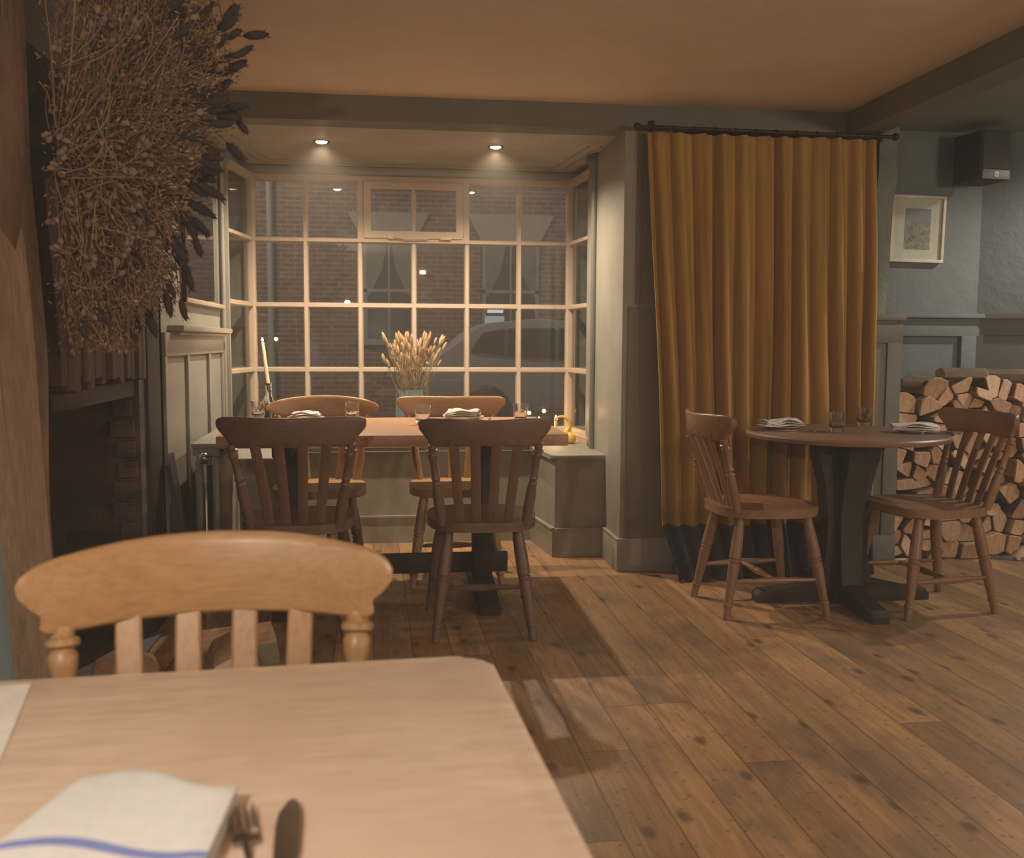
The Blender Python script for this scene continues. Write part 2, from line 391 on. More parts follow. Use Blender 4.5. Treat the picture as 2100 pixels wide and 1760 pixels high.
# unseen walls of the room behind the camera
bm = B(); box(bm, (-2.2, -3.3, 0), (6.0, -3.2, 2.4)); struct(finish('wall_near', bm, M['wall_other'], smooth=0))
bm = B(); box(bm, (6.0, -3.3, 0), (6.1, 6.0, 2.4)); struct(finish('wall_east', bm, M['teal_plaster'], smooth=0))
bm = B(); box(bm, (-1.2, -3.2, 0), (-.93, 2.60, 2.33)); struct(finish('wall_left', bm, M['blue_paint'], smooth=0))

# fireplace recess in the left wall
bm = B()
box(bm, (-1.75, 3.86, 0), (-.945, 4.10, 2.33)); box(bm, (-1.8, 2.42, 0), (-1.7, 4.1, 2.33)); box(bm, (-1.75, 2.40, 0), (-1.1, 2.5, 2.33))
# protruding brick ends up the jamb
rnd = random.Random(5)
for k in range(13):
    z = .02+k*.078; d = rnd.uniform(0, .03); box(bm, (-1.02-rnd.uniform(0, .03), 3.845-d*.6, z), (-.955-rnd.uniform(0, .02), 3.9, z+.064), .008)
struct(finish('wall_fireplace', bm, M['soot_brick']))
bm = B(); box(bm, (-1.0, 3.95, 0), (-.93, 4.19, 2.33), .01); struct(finish('trim_4', bm, M['dark_oak']))
bm = B(); box(bm, (-1.75, 2.5, 2.0), (-1.0, 3.9, 2.34)); box(bm, (-1.7, 2.5, -.001), (-.9, 3.9, .012)); struct(finish('trim_5', bm, M['slate']))

# wall left of the bay: panelling, ledge and plaster
bm = B(); box(bm, (-1.1, 4.15, 0), (-.93, 5.68, 2.33)); struct(finish('wall_bay_left', bm, M['sage']))
bm = B()
for z0, z1 in ((.16, .0), (1.10, 1.20)): box(bm, (-.93, 4.18, min(z0, z1)), (-.912, 5.64, max(z0, z1)), .003)
for y in (4.18, 4.64, 5.18, 5.60): box(bm, (-.93, y, .16), (-.914, y+.035, 1.10), .004)
struct(finish('trim_6', bm, M['sage']))
bm = B(); box(bm, (-.935, 4.30, 1.205), (-.86, 5.60, 1.232), .008); box(bm, (-.935, 4.32, 1.19), (-.88, 5.6, 1.205), .004)
struct(finish('trim_7', bm, M['sage']))
bm = B(); tube(bm, [(-.912, 5.63, .05), (-.912, 5.63, 2.19)], .013, 12); box(bm, (-.935, 5.635, 0), (-.880, 5.668, 2.2), .004)
struct(finish('trim_8', bm, M['sage']))

# column right of the bay
bm = B(); box(bm, (1.16, 4.80, 0), (1.40, 5.70, 2.215), .004)
struct(finish('wall_column', bm, M['sage']))
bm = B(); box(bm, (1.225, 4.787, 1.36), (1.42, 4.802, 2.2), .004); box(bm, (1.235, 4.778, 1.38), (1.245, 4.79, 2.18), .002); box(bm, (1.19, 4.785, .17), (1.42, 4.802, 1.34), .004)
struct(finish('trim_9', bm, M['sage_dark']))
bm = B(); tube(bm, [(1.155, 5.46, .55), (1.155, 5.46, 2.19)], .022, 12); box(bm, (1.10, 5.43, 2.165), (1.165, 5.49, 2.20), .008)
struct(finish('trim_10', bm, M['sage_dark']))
bm = B(); box(bm, (1.145, 4.784, 0), (1.44, 4.80, .165), .005); box(bm, (1.144, 4.79, 0), (1.16, 5.16, .165), .005)
box(bm, (1.142, 4.782, .16), (1.44, 4.80, .172), .004); box(bm, (1.141, 4.79, .16), (1.16, 5.16, .172), .004)
struct(finish('baseboard_column', bm, M['sage']))

# wall behind the curtain and door reveal
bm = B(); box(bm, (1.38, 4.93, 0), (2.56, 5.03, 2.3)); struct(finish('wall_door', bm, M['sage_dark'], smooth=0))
# right hand side: post, pilaster, dado panels, plaster wall, chimney breast
def rough_box(lo, hi, n, amp, seed, taper=0):
    rnd = random.Random(seed); bm = B(); rings = []
    for i in range(n+1):
        t = i/n; z = lo[2]+(hi[2]-lo[2])*t; dx = rnd.uniform(-amp, amp)+taper*t
        ring = []
        for x, y in ((lo[0], lo[1]), ((lo[0]+hi[0])/2, lo[1]), (hi[0], lo[1]), (hi[0], (lo[1]+hi[1])/2), (hi[0], hi[1]), ((lo[0]+hi[0])/2, hi[1]), (lo[0], hi[1]), (lo[0], (lo[1]+hi[1])/2)):
            ring.append(bm.verts.new((x+dx+rnd.uniform(-amp, amp)*.6, y+rnd.uniform(-amp, amp)*.6, z)))
        rings.append(ring)
    for a, b_ in zip(rings, rings[1:]):
        for k in range(8): bm.faces.new((a[k], a[(k+1) % 8], b_[(k+1) % 8], b_[k]))
    bm.faces.new(rings[0]); bm.faces.new(rings[-1]); return bm
struct(finish('trim_11', rough_box((2.46, 4.80, 1.30), (2.555, 4.93, 2.32), 14, .007, 8, .035), M['old_paint_post'], smooth=50))
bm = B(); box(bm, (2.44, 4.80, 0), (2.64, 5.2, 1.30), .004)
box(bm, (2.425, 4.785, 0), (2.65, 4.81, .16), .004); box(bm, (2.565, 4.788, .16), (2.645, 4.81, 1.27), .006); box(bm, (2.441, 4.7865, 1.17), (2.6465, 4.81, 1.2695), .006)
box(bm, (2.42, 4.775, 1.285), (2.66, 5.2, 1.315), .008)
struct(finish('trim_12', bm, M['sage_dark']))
bm = B(); box(bm, (2.5, 5.18, 0), (3.30, 5.3, 2.34)); struct(finish('wall_back', bm, M['teal_plaster'], smooth=0))
bm = B(); prism(bm, [(3.285, 5.20), (4.5, 4.66), (4.5, 5.4), (3.285, 5.4)], 0, 2.34); struct(finish('wall_chimney', bm, M['rough_plaster'], smooth=0))
bm = B(); prism(bm, [(4.4, 4.7), (6.0, 4.7), (6.0, 4.8), (4.4, 4.8)], 0, 2.34); struct(finish('wall_side_room', bm, M['teal_plaster'], smooth=0))
bm = B(); box(bm, (2.64, 5.145, 1.21), (3.30, 5.182, 1.31), .005); box(bm, (3.195, 5.145, 0), (3.285, 5.182, 1.22), .005); box(bm, (2.62, 5.11, 1.31), (3.31, 5.185, 1.335), .008)
struct(finish('trim_13', bm, M['teal_plaster']))
bm = B(); a = Vector((3.29, 5.165)); d = (Vector((4.5, 4.66))-Vector((3.285, 5.20))).normalized(); n_ = Vector((d.y, -d.x))*.035
def chseg(s0, s1, z0, z1, th):
    q = Vector((d.y, -d.x)); p0 = Vector((3.285, 5.20))+d*s0; p1 = Vector((3.285, 5.20))+d*s1
    prism(bm, [tuple(p0+q*th), tuple(p1+q*th), tuple(p1), tuple(p0)], z0, z1)
chseg(0, 1.3, 1.31, 1.335, .07); chseg(0, 1.3, 1.22, 1.31, .03); chseg(0, .06, 0, 1.22, .03); chseg(.06, 1.3, 0, 1.22, .008)
struct(finish('trim_14', bm, M['panel_dark']))
bm = B(); prism(bm, [(3.20, 4.88), (4.6, 4.25), (4.6, 4.8), (3.30, 5.15)], 0, .022, bev=.004); struct(finish('trim_15', bm, M['slate']))

# ------------------------------------------------------------------ bay: bench, sill, windows
bm = B()
prism(bm, [(-.93, 5.16), (-.57, 5.16), (-.50, 5.635), (.83, 5.635), (.888, 5.16), (1.16, 5.16), (1.16, 6.2), (-.93, 6.2)], 0, .535)
struct(finish('wall_bench', bm, M['sage'], smooth=0))
bm = B(); prism(bm, [(-.93, 5.14), (-.555, 5.14), (-.485, 5.615), (.815, 5.615), (.86, 5.16), (.90, 5.135), (1.165, 5.14), (1.165, 6.0), (-.93, 6.0)], .535, .56, bev=.006)
struct(finish('trim_16', bm, M['sage']))
bm = B()
for (x0, y0), (x1, y1) in (((-.93, 5.16), (-.57, 5.16)), ((-.57, 5.16), (-.50, 5.635)), ((-.50, 5.635), (.83, 5.635)), ((.83, 5.635), (.888, 5.16)), ((.888, 5.16), (1.145, 5.16))):
    dx, dy = x1-x0, y1-y0; L = math.hypot(dx, dy); nx, ny = dy/L*.014, -dx/L*.014
    prism(bm, [(x0+nx, y0+ny), (x1+nx, y1+ny), (x1, y1), (x0, y0)], 0, .15)
    prism(bm, [(x0+nx*1.5, y0+ny*1.5), (x1+nx*1.5, y1+ny*1.5), (x1, y1), (x0, y0)], .15, .16)
struct(finish('baseboard_bench', bm, M['sage']))
bm = B(); prism(bm, [(-.86, 5.60), (-.80, 6.0), (1.11, 6.0), (1.15, 5.60), (1.2, 5.6), (1.2, 6.22), (-.9, 6.22), (-.93, 5.6)], .56, .60, bev=.006)
struct(finish('trim_17', bm, M['white_paint']))
bm = B(); box(bm, (-1.3, 6.12, 2.17), (1.6, 6.3, 2.4)); box(bm, (-1.3, 6.12, -.3), (1.6, 6.3, .56)); box(bm, (-1.3, 6.2, 0), (-.86, 6.3, 2.4)); box(bm, (1.19, 6.2, 0), (1.6, 6.3, 2.4))
struct(finish('wall_bay', bm, M['sage'], smooth=0))
bm = B(); box(bm, (-1.02, 5.66, 2.17), (-.87, 6.2, 2.35)); box(bm, (1.19, 5.6, 2.17), (1.30, 6.2, 2.35)); box(bm, (-1.02, 5.66, 0), (-.90, 6.2, .57)); box(bm, (1.19, 5.6, 0), (1.30, 6.2, .57))
struct(finish('wall_bay_returns', bm, M['sage'], smooth=0))
ZR = [.60, .989, 1.385, 1.781, 2.155]
def bar(bm, a, b_, wd, dp, vertical):
    """moulded glazing bar with chamfered room side; a,b in local x,z; depth in y"""
    if vertical: x, z0, z1 = a[0], a[1], b_[1]; poly = [(x-wd/2, .012), (x-wd/2, -.004), (x-wd*.28, -dp), (x+wd*.28, -dp), (x+wd/2, -.004), (x+wd/2, .012)]; prism(bm, poly, z0, z1, 'Z')
    else: z = a[1]; poly = [(.012, z-wd/2), (-.004, z-wd/2), (-dp, z-wd*.28), (-dp, z+wd*.28), (-.004, z+wd/2), (.012, z+wd/2)]; prism(bm, poly, a[0], b_[0], 'X')
def window(idx, p0, p1, cols, casement=False, rows=ZR, ends=(True, True)):
    p0, p1 = Vector(p0), Vector(p1); d = p1-p0; L = d.length
    root = empty('window_%d' % idx, (p0.x, p0.y, 0), math.atan2(d.y, d.x)); root['kind'] = 'structure'
    bm = B(); xs = [L*i/cols for i in range(cols+1)]
    
    if ends[0]: bar(bm, (0, rows[0]), (0, rows[-1]+.01), .055, .03, True)
    if ends[1]: bar(bm, (L, rows[0]), (L, rows[-1]+.01), .055, .03, True)
   
    bar(bm, (0, rows[0]+.005), (L, 0), .05, .03, False); bar(bm, (0, rows[-1]), (L, 0), .05, .032, False)
    finish('window_frame', bm, M['white_paint'], root)
    bm = B()
    for i, x in enumerate(xs[1:-1], 1):
        bar(bm, (x, rows[0]), (x, rows[-1] if not (casement and i == 3) else rows[-2]), .036, .022, True)
    for z in rows[1:-1]: bar(bm, (0, z), (L, 0), .034, .021, False)
    finish('glazing_bars', bm, M['white_paint'], root)
    bm = B(); box(bm, (.01, .001, rows[0]), (L-.01, .005, rows[-1])); finish('glass_panes', bm, M['pane'], root, smooth=0)
    if casement:
        x0, x1, z0, z1 = xs[2], xs[4], rows[-2], rows[-1]; bm = B()
        def ring(a0, a1, c0, c1, w_, ya, yb):
            o_ = [(a0, c0), (a1, c0), (a1, c1), (a0, c1)]; n_ = [(a0+w_, c0+w_), (a1-w_, c0+w_), (a1-w_, c1-w_), (a0+w_, c1-w_)]
            V = {(q, k, y): bm.verts.new((P[k][0], y, P[k][1])) for q, P in (('o', o_), ('n', n_)) for k in range(4) for y in (ya, yb)}
            for k in range(4):
                j = (k+1) % 4
                bm.faces.new((V['o', k, ya], V['o', j, ya], V['n', j, ya], V['n', k, ya])); bm.faces.new((V['o', k, yb], V['n', k, yb], V['n', j, yb], V['o', j, yb]))
                bm.faces.new((V['o', k, ya], V['o', k, yb], V['o', j, yb], V['o', j, ya])); bm.faces.new((V['n', k, ya], V['n', j, ya], V['n', j, yb], V['n', k, yb]))
        ring(x0-.012, x1+.012, z0-.01, z1+.012, .036, -.034, .01); ring(x0+.026, x1-.026, z0+.016, z1-.022, .042, -.046, .0)
        bar(bm, ((x0+x1)/2, z0+.04), ((x0+x1)/2, z1-.05), .034, .035, True)
        cs = finish('casement', bm, M['white_paint'], root)
        bm = B(); mx = (x0+x1)/2; tube(bm, [(mx-.13, -.055, z0+.022), (mx-.05, -.06, z0+.012), (mx+.09, -.055, z0+.014)], .005, 8); box(bm, (mx-.16, -.056, z0+.01), (mx-.12, -.045, z0+.04), .003)
        box(bm, (mx+.16, -.056, z0+.008), (mx+.23, -.045, z0+.022), .003); finish('casement_stay', bm, M['white_paint'], cs)
    return root
window(1, (-.83, 6.15), (1.145, 6.15), 6, True)
window(2, (-.90, 5.67), (-.83, 6.15), 1, ends=(False, True))
window(3, (1.145, 6.15), (1.19, 5.66), 1, ends=(True, False))

# recessed downlights
for i, x in enumerate((-.345, .578)):
    t = thing('downlight', ['lit recessed downlight in the bay ceiling, above the left of the dining table', 'lit recessed downlight in the bay ceiling, above the right of the dining table'][i], 'light', (x, 5.34, 2.215), 0, 'downlights in the bay ceiling')
    bm = B(); lathe(bm, [(.030, .0), (.030, -.004), (.042, -.006), (.044, -.001), (.044, 0)], 28, caps=False); finish('rim', bm, M['chrome'], t)
    bm = B(); lathe(bm, [(.029, -.0005), (.028, -.006), (.018, -.010), (.004, -.012)], 24); finish('bulb', bm, M['bulb'], t)

# ------------------------------------------------------------------ outside: road, house front, car
bm = B(); box(bm, (-25, 6.4, -.2), (25, 22, -.1)); struct(finish('ground', bm, plain('wet_tarmac', (.07, .07, .07), .5), smooth=0))
house = thing('brick_house', 'dark brick house across the street behind the bay window', 'building', (0, 16, 0))
bm = B(); box(bm, (-14, 0, -.1), (16, .4, 8)); finish('brick_wall', bm, M['facade'], house, smooth=0)
stone = paint('pale_stone', (.30, .26, .23), .7); sash = plain('sash_paint', (.25, .26, .26), .5); dkglass = plain('dark_glass', (.035, .04, .045), .15)
drape = paint('pale_drapes', (.16, .155, .15), .8)
for x0, x1 in ((-.40, .42), (1.52, 2.45), (-3.6, -2.7), (4.0, 4.9)):
    zt = 2.79; bm = B(); prism(bm, [(x0-.02, zt), (x1+.02, zt), (x1+.24, zt+.42), (x0-.24, zt+.42)], -.04, .05, 'Y'); finish('flared_lintel', bm, stone, house)
    bm = B(); box(bm, (x0, -.03, 1.2), (x0+.06, .05, zt)); box(bm, (x1-.06, -.03, 1.2), (x1, .05, zt)); box(bm, (x0, -.03, 1.95), (x1, .05, 2.0)); box(bm, (x0, -.03, zt-.05), (x1, .05, zt)); box(bm, ((x0+x1)/2-.015, -.025, 1.2), ((x0+x1)/2+.015, .05, zt))
    box(bm, (x0-.08, -.09, 1.1), (x1+.08, .05, 1.2)); wf = finish('sash_window', bm, sash, house)
    bm = B(); box(bm, (x0+.04, -.012, 1.2), (x1-.04, .0, zt-.02)); finish('window_glass', bm, dkglass, wf)
    bm = B(); prism(bm, [(x0+.05, zt-.05), (x0+.38, zt-.05), (x0+.30, 2.3), (x0+.10, 1.9), (x0+.05, 1.9)], -.02, -.013, 'Y'); prism(bm, [(x1-.05, zt-.05), (x1-.38, zt-.05), (x1-.30, 2.3), (x1-.10, 1.9), (x1-.05, 1.9)], -.02, -.013, 'Y'); finish('drapes', bm, drape, wf)
bm = B(); tube(bm, [(-1.85, -.08, -.1), (-1.85, -.08, 8)], .05, 10); tube(bm, [(-2.25, -.08, -.1), (-2.25, -.08, 8)], .035, 10); finish('drainpipe', bm, sash, house)
bm = B(); box(bm, (1.56, -.04, 1.28), (1.88, -.02, 1.58), .004); finish('dim_pane', bm, glow('dim_window_glass', (.6, .72, .85), .10), house)
bm = B(); box(bm, (1.60, -.05, 1.63), (1.86, -.03, 1.69), .004); finish('lit_pane', bm, glow('lit_window_glass', (.8, .88, 1), .45), house)
bm = B(); box(bm, (.50, -.12, 2.24), (.60, 0, 2.30), .01); finish('porch_lamp', bm, glow('porch_lamp_glow', (1, .85, .6), 1.2), house)
light('porch_lamp_light', 'SPOT', (.55, 15.86, 2.22), 3, (1, .8, .55), .03, (.55, 15.9, 0), spot_size=R(70), spot_blend=.6)

car = thing('parked_car', 'silver grey hatchback parked in the street behind the bay window', 'car', (0, 12.3, -.1))
body_m = plain('silver_car_paint', (.50, .48, .48), .35, .2)
prof = [(.50, .42), (.48, .75), (.55, .98), (.66, 1.05), (1.0, 1.38), (1.25, 1.50), (1.9, 1.56), (2.6, 1.50), (3.3, 1.12), (4.2, .98), (4.5, .72), (4.48, .38)]
def arch(cx, r=.38, n=10): return [(cx+r*cos(pi*k/n), .36+r*sin(pi*k/n)) for k in range(n+1)]
low = [(4.48, .30)] + arch(3.75) + arch(1.22) + [(.55, .30)]
bm = B(); prism(bm, prof+low, 0, 1.65, 'Y', .03); finish('car_body', bm, body_m, car)
bm = B(); prism(bm, [(1.02, 1.13), (1.18, 1.38), (1.45, 1.42), (1.45, 1.09)], -.012, .01, 'Y'); prism(bm, [(1.50, 1.08), (1.50, 1.43), (2.1, 1.44), (2.1, 1.05)], -.012, .01, 'Y'); prism(bm, [(2.15, 1.05), (2.15, 1.44), (2.55, 1.40), (3.1, 1.08)], -.012, .01, 'Y'); finish('side_windows', bm, dkglass, car)
tyre = plain('tyre_rubber', (.03, .03, .03), .8)
for cx in (1.22, 3.75):
    bm = B(); lathe(bm, [(.22, -.08), (.31, -.09), (.33, -.05), (.33, .08), (.30, .11)], 28, Matrix.Translation((cx, .10, .33)) @ Matrix.Rotation(pi/2, 4, 'X')); wh = finish('wheel', bm, tyre, car)
    bm = B(); lathe(bm, [(.05, .10), (.21, .085), (.21, .02)], 28, Matrix.Translation((cx, .10, .33)) @ Matrix.Rotation(pi/2, 4, 'X')); finish('hubcap', bm, M['chrome'], wh)

# ------------------------------------------------------------------ Windsor style slat back chairs
CREST = {   # half outlines from centre to tip: (x/half width, drop from the top / height) of the upper and lower edge
 'eared': ([(0, 0), (.3, .015), (.5, .05), (.7, .11), (.84, .165), (.92, .22), (.965, .29), (.99, .38), (1, .46)],
           [(0, .955), (.25, .96), (.5, .97), (.72, .99), (.84, 1.0), (.888, .95), (.882, .87), (.862, .81), (.935, .67), (1, .46)]),
 'flat': ([(0, .04), (.3, .02), (.6, 0), (.82, 0), (.92, .02), (.97, .07), (.995, .16), (1, .26)],
          [(0, .94), (.3, .96), (.6, 1.0), (.78, 1.0), (.82, .93), (.86, .76), (.93, .56), (.98, .42), (1, .26)]),
 'oval': ([(0, 0), (.3, .02), (.55, .08), (.75, .17), (.88, .27), (.95, .35), (.99, .45), (1, .55)],
          [(0, .98), (.3, 1.0), (.55, 1.0), (.70, 1.0), (.76, .96), (.84, .86), (.92, .76), (.98, .66), (1, .55)])}
def resample(P, n):
    L = [0]
    for a, b_ in zip(P, P[1:]): L.append(L[-1]+math.hypot(b_[0]-a[0], (b_[1]-a[1])*.45))
    out = []
    for k in range(n+1):
        d = L[-1]*k/n; i = 0
        while i < len(L)-2 and L[i+1] < d: i += 1
        t_ = (d-L[i])/(L[i+1]-L[i]); out.append((P[i][0]+(P[i+1][0]-P[i][0])*t_, P[i][1]+(P[i+1][1]-P[i][1])*t_))
    return out
def crest_mesh(hw, zb, zt, y0, bend, th, kind):
    """bent crest rail with shaped ends"""
    T, Bo = CREST[kind]; N = 26; T = resample(T, N); Bo = resample(Bo, N); H = zt-zb; bm = B(); rings = []
    def ring(t_, b_, s):
        ring = []
        for k in range(14):
            a = 2*pi*k/14; ca, sa = cos(a), sin(a); px = (abs(ca)**.5)*(1 if ca >= 0 else -1); pz = (abs(sa)**.35)*(1 if sa >= 0 else -1)
            f = (1-pz)/2; x = s*hw*(t_[0]+(b_[0]-t_[0])*f); z = zt-H*(t_[1]+(b_[1]-t_[1])*f); u = abs(x)/hw
            ring.append(bm.verts.new((x, y0+bend*u*u+px*th/2-.14*(z-zb), z)))
        return ring
    for k in range(N-1, 0, -1): rings.append(ring(T[k], Bo[k], -1))
    for k in range(0, N): rings.append(ring(T[k], Bo[k], 1))
    for a, b_ in zip(rings, rings[1:]):
        for k in range(14): bm.faces.new((a[k], a[(k+1) % 14], b_[(k+1) % 14], b_[k]))
    bm.faces.new(rings[0]); bm.faces.new(rings[-1]); return bm
LEG = [(0, .013), (.12, .0145), (.125, .018), (.15, .018), (.155, .0145), (.45, .0205), (.53, .021), (.535, .0175), (.545, .0175), (.55, .0215), (.565, .0215), (.57, .0175), (.58, .0175), (.585, .022), (.75, .021), (1, .015)]
LEG = [(t_, r_*1.17) for t_, r_ in LEG]
SPIN = [(0, .016), (.25, .0185), (.42, .018), (.50, .014), (.52, .017), (.54, .013), (.57, .013), (.59, .0165), (.61, .013), (.80, .012), (.84, .0155), (.88, .0165), (.905, .012), (.915, .019), (.935, .019), (.945, .013), (.97, .0145), (1, .012)]
SPIN = [(t_, r_*1.14) for t_, r_ in SPIN]
STR = [(0, .008), (.25, .011), (.45, .0155), (.5, .016), (.55, .0155), (.75, .011), (1, .008)]
def chair(label, loc, rz, col='honey', hw=.255, zt=.875, hc=.108, kind='eared', slats=4, group=None, turned_back=True):
    t = thing('windsor_chair', label, 'chair', loc, rz, group); wx, wy, wz = M[col+'X'], M[col+'Y'], M[col+'Z']
    # seat: waisted saddle board
    pts = []; n = 48
    for k in range(n):
        a = 2*pi*k/n; c, s = cos(a), sin(a); ex = 2/3.2
        x = .222*(abs(c)**ex)*(1 if c >= 0 else -1); y = .225*(abs(s)**ex)*(1 if s >= 0 else -1)
        x *= 1-.10*max(0, -y/.225); pts.append((x, y+.0))
    bm = B(); prism(bm, pts, .430, .468, 'Z', .009)
    finish('seat', bm, wx, t)
    y0 = -.245
    bm = crest_mesh(hw, zt-hc, zt, y0-.055, .075, .026, kind); finish('crest_rail', bm, wx, t)
    zc = zt-hc+(.008 if kind != 'eared' else .014)
    # back uprights
    xs = hw*.80; up_t = [(s*xs, y0+.008, zc) for s in (-1, 1)]
    for s, p in zip((-1, 1), up_t):
        bm = B()
        if turned_back: turned(bm, (s*.165, -.175, .455), (p[0], y0-.055+.075*.64-.008, zc), SPIN, 14)
        else: tube(bm, [(s*.168, -.17, .455), (s*.185, -.20, .56), (s*.195, -.235, .68), (p[0], y0-.055+.075*.64-.004, zc)], [.030, .030, .023, .019], 12, .8)
        finish('back_spindle', bm, wz, t)
    for i in range(slats):
        f = (i+1)/(slats+1)*2-1; xb, xt = f*.155, f*xs*1.0; yt = y0-.055+.075*(f*.8)**2-.012; path = []
        for q in range(7):
            u = q/6; path.append((xb+(xt-xb)*u, -.188+.012*abs(f)+(yt+.188-.012*abs(f))*u+.005*sin(pi*u), .455+(zc+(.018 if kind != 'eared' else .03)-.455)*u, .0165+(.0025 if kind != 'eared' else 0)))
        bm = B(); rings = []
        for (x, y, z, hw_) in path:
            rings.append([bm.verts.new((x+a*hw_, y+b_*.0065, z)) for a, b_ in ((-1, -.6), (-.8, -1), (.8, -1), (1, -.6), (1, .6), (.8, 1), (-.8, 1), (-1, .6))])
        for a, b_ in zip(rings, rings[1:]):
            for k in range(8): bm.faces.new((a[k], a[(k+1) % 8], b_[(k+1) % 8], b_[k]))
        bm.faces.new(rings[0]); bm.faces.new(rings[-1]); finish('back_slat', bm, wz, t)
    feet = {(-1, 1): ((-.215, .225, 0), (-.155, .145, .436)), (1, 1): ((.215, .225, 0), (.155, .145, .436)), (-1, -1): ((-.192, -.225, 0), (-.135, -.145, .436)), (1, -1): ((.192, -.225, 0), (.135, -.145, .436))}
    for a, b_ in feet.values(): bm = B(); turned(bm, a, b_, LEG, 14); finish('leg', bm, wz, t)
    def at(k, u): a, b_ = feet[k]; return Vector(a).lerp(Vector(b_), u)
    mids = []
    for s in (-1, 1):
        p, q = at((s, 1), .36), at((s, -1), .36); bm = B(); turned(bm, p, q, STR, 10); finish('stretcher', bm, wy, t); mids.append((p+q)/2)
    bm = B(); turned(bm, mids[0], mids[1], STR, 10); finish('stretcher', bm, wx, t)
    return t
G1 = 'chairs around the bay window table'
chair('honey pine slat-back chair in the foreground at the scrubbed pine table', (-.206, 1.03, 0), pi+R(5), 'honey', .233, .912, .112)
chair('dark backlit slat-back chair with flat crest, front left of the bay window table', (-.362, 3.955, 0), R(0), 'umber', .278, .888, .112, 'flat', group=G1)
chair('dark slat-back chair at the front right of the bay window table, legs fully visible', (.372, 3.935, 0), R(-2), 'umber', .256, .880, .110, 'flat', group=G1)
chair('honey pine chair with oval rounded crest behind the bay window table, left of the vase', (-.335, 4.80, 0), pi, 'honey', .285, .888, .11, 'oval', 3, G1, False)
chair('honey pine chair with straight topped crest behind the bay window table, before the blue vase', (.318, 4.79, 0), pi, 'honey', .283, .885, .11, 'flat', 3, G1, False)
G2 = 'chairs at the round table'
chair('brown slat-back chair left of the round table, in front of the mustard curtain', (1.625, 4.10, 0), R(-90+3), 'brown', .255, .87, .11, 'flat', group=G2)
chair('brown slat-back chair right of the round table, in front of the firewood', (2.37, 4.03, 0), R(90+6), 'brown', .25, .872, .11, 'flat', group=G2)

# ------------------------------------------------------------------ tables
t = thing('dining_table', 'long pine trestle table with dark base in front of the bay window', 'table', (.025, 4.465, 0))
bm = B(); box(bm, (-.715, -.465, .735), (.720, .465, .785), .006); finish('tabletop', bm, M['far_table'], t)
for x in (-.47, .40):
    bm = B(); box(bm, (x-.045, -.035, .07), (x+.045, .045, .70), .004); box(bm, (x-.04, -.36, .68), (x+.04, .36, .735), .01); finish('trestle_post', bm, M['dark_oak'], t)
    bm = B(); prism(bm, [(-.40, 0), (-.40, .03), (-.33, .05), (-.1, .085), (.1, .085), (.33, .05), (.40, .03), (.40, 0)], x-.045, x+.045, 'X', .005); finish('trestle_foot', bm, M['dark_oak'], t)
bm = B(); box(bm, (-.56, -.02, .10), (.52, .02, .19), .004); finish('stretcher', bm, M['dark_oak'], t)

t = thing('foreground_table', 'scrubbed pine table with rounded corner in the foreground', 'table', (.127, 1.243, 0), R(3.5))
def rrect(x0, y0, x1, y1, r, n=6):
    out = []
    for cx, cy, a0 in ((x1-r, y1-r, 0), (x0+r, y1-r, 90), (x0+r, y0+r, 180), (x1-r, y0+r, 270)):
        out += [(cx+r*cos(R(a0+90*k/n)), cy+r*sin(R(a0+90*k/n))) for k in range(n+1)]
    return out
bm = B(); prism(bm, rrect(-1.02, -.86, 0, 0, .04), .725, .76, 'Z', .008); finish('tabletop', bm, M['table_pine'], t)
bm = B()
for a, b_ in (((-.96, -.10, .64), (-.07, -.08, .724)), ((-.96, -.78, .64), (-.07, -.76, .724)), ((-.97, -.78, .64), (-.95, -.08, .724)), ((-.09, -.78, .64), (-.07, -.08, .724))): box(bm, a, b_, .002)
finish('apron', bm, M['table_pine'], t)
for x in (-.93, -.10):
    for y in (-.75, -.11):
        bm = B(); turned(bm, (x, y, 0), (x, y, .72), [(0, .022), (.1, .026), (.12, .034), (.16, .034), (.18, .026), (.6, .034), (.7, .036), (.72, .03), (.75, .038), (1, .038)], 16); finish('leg', bm, M['table_pine'], t)

t = thing('round_table', 'round dark wood pedestal table in front of the mustard curtain', 'table', (2.045, 4.16, 0), 0)
bm = B(); lathe(bm, [(.40, .744), (.438, .746), (.442, .752), (.442, .764), (.435, .770), (.05, .770)], 64); finish('tabletop', bm, M['round_top'], t)
bm = B(); box(bm, (-.28, -.04, .715), (.28, .04, .744), .004); box(bm, (-.04, -.28, .715), (.04, .28, .744), .004); finish('bearer', bm, M['dark_oak'], t)
bm = B()
for ang in (0, 90):
    mt = Matrix.Rotation(R(ang), 4, 'Z'); n0 = len(bm.verts)
    prof = [(-.15, .716), (-.145, .66), (-.11, .54), (-.092, .38), (-.098, .22), (-.12, .11), (-.13, .06), (.13, .06), (.12, .11), (.098, .22), (.092, .38), (.11, .54), (.145, .66), (.15, .716)]
    prism(bm, prof, -.05, .05, 'Y', .004); bm.verts.ensure_lookup_table(); tf(bm, [v for v in bm.verts][n0:], mt)
finish('pedestal', bm, M['dark_oak'], t)
for ang in (0, 90, 180, 270):
    bm = B(); n0 = 0
    prism(bm, [(.05, .0), (.05, .10), (.14, .095), (.30, .06), (.385, .055), (.405, .03), (.405, 0)], -.04, .04, 'Y', .006)
    o = finish('foot', bm, M['dark_oak'], t); o.rotation_euler = (0, 0, R(ang-2))

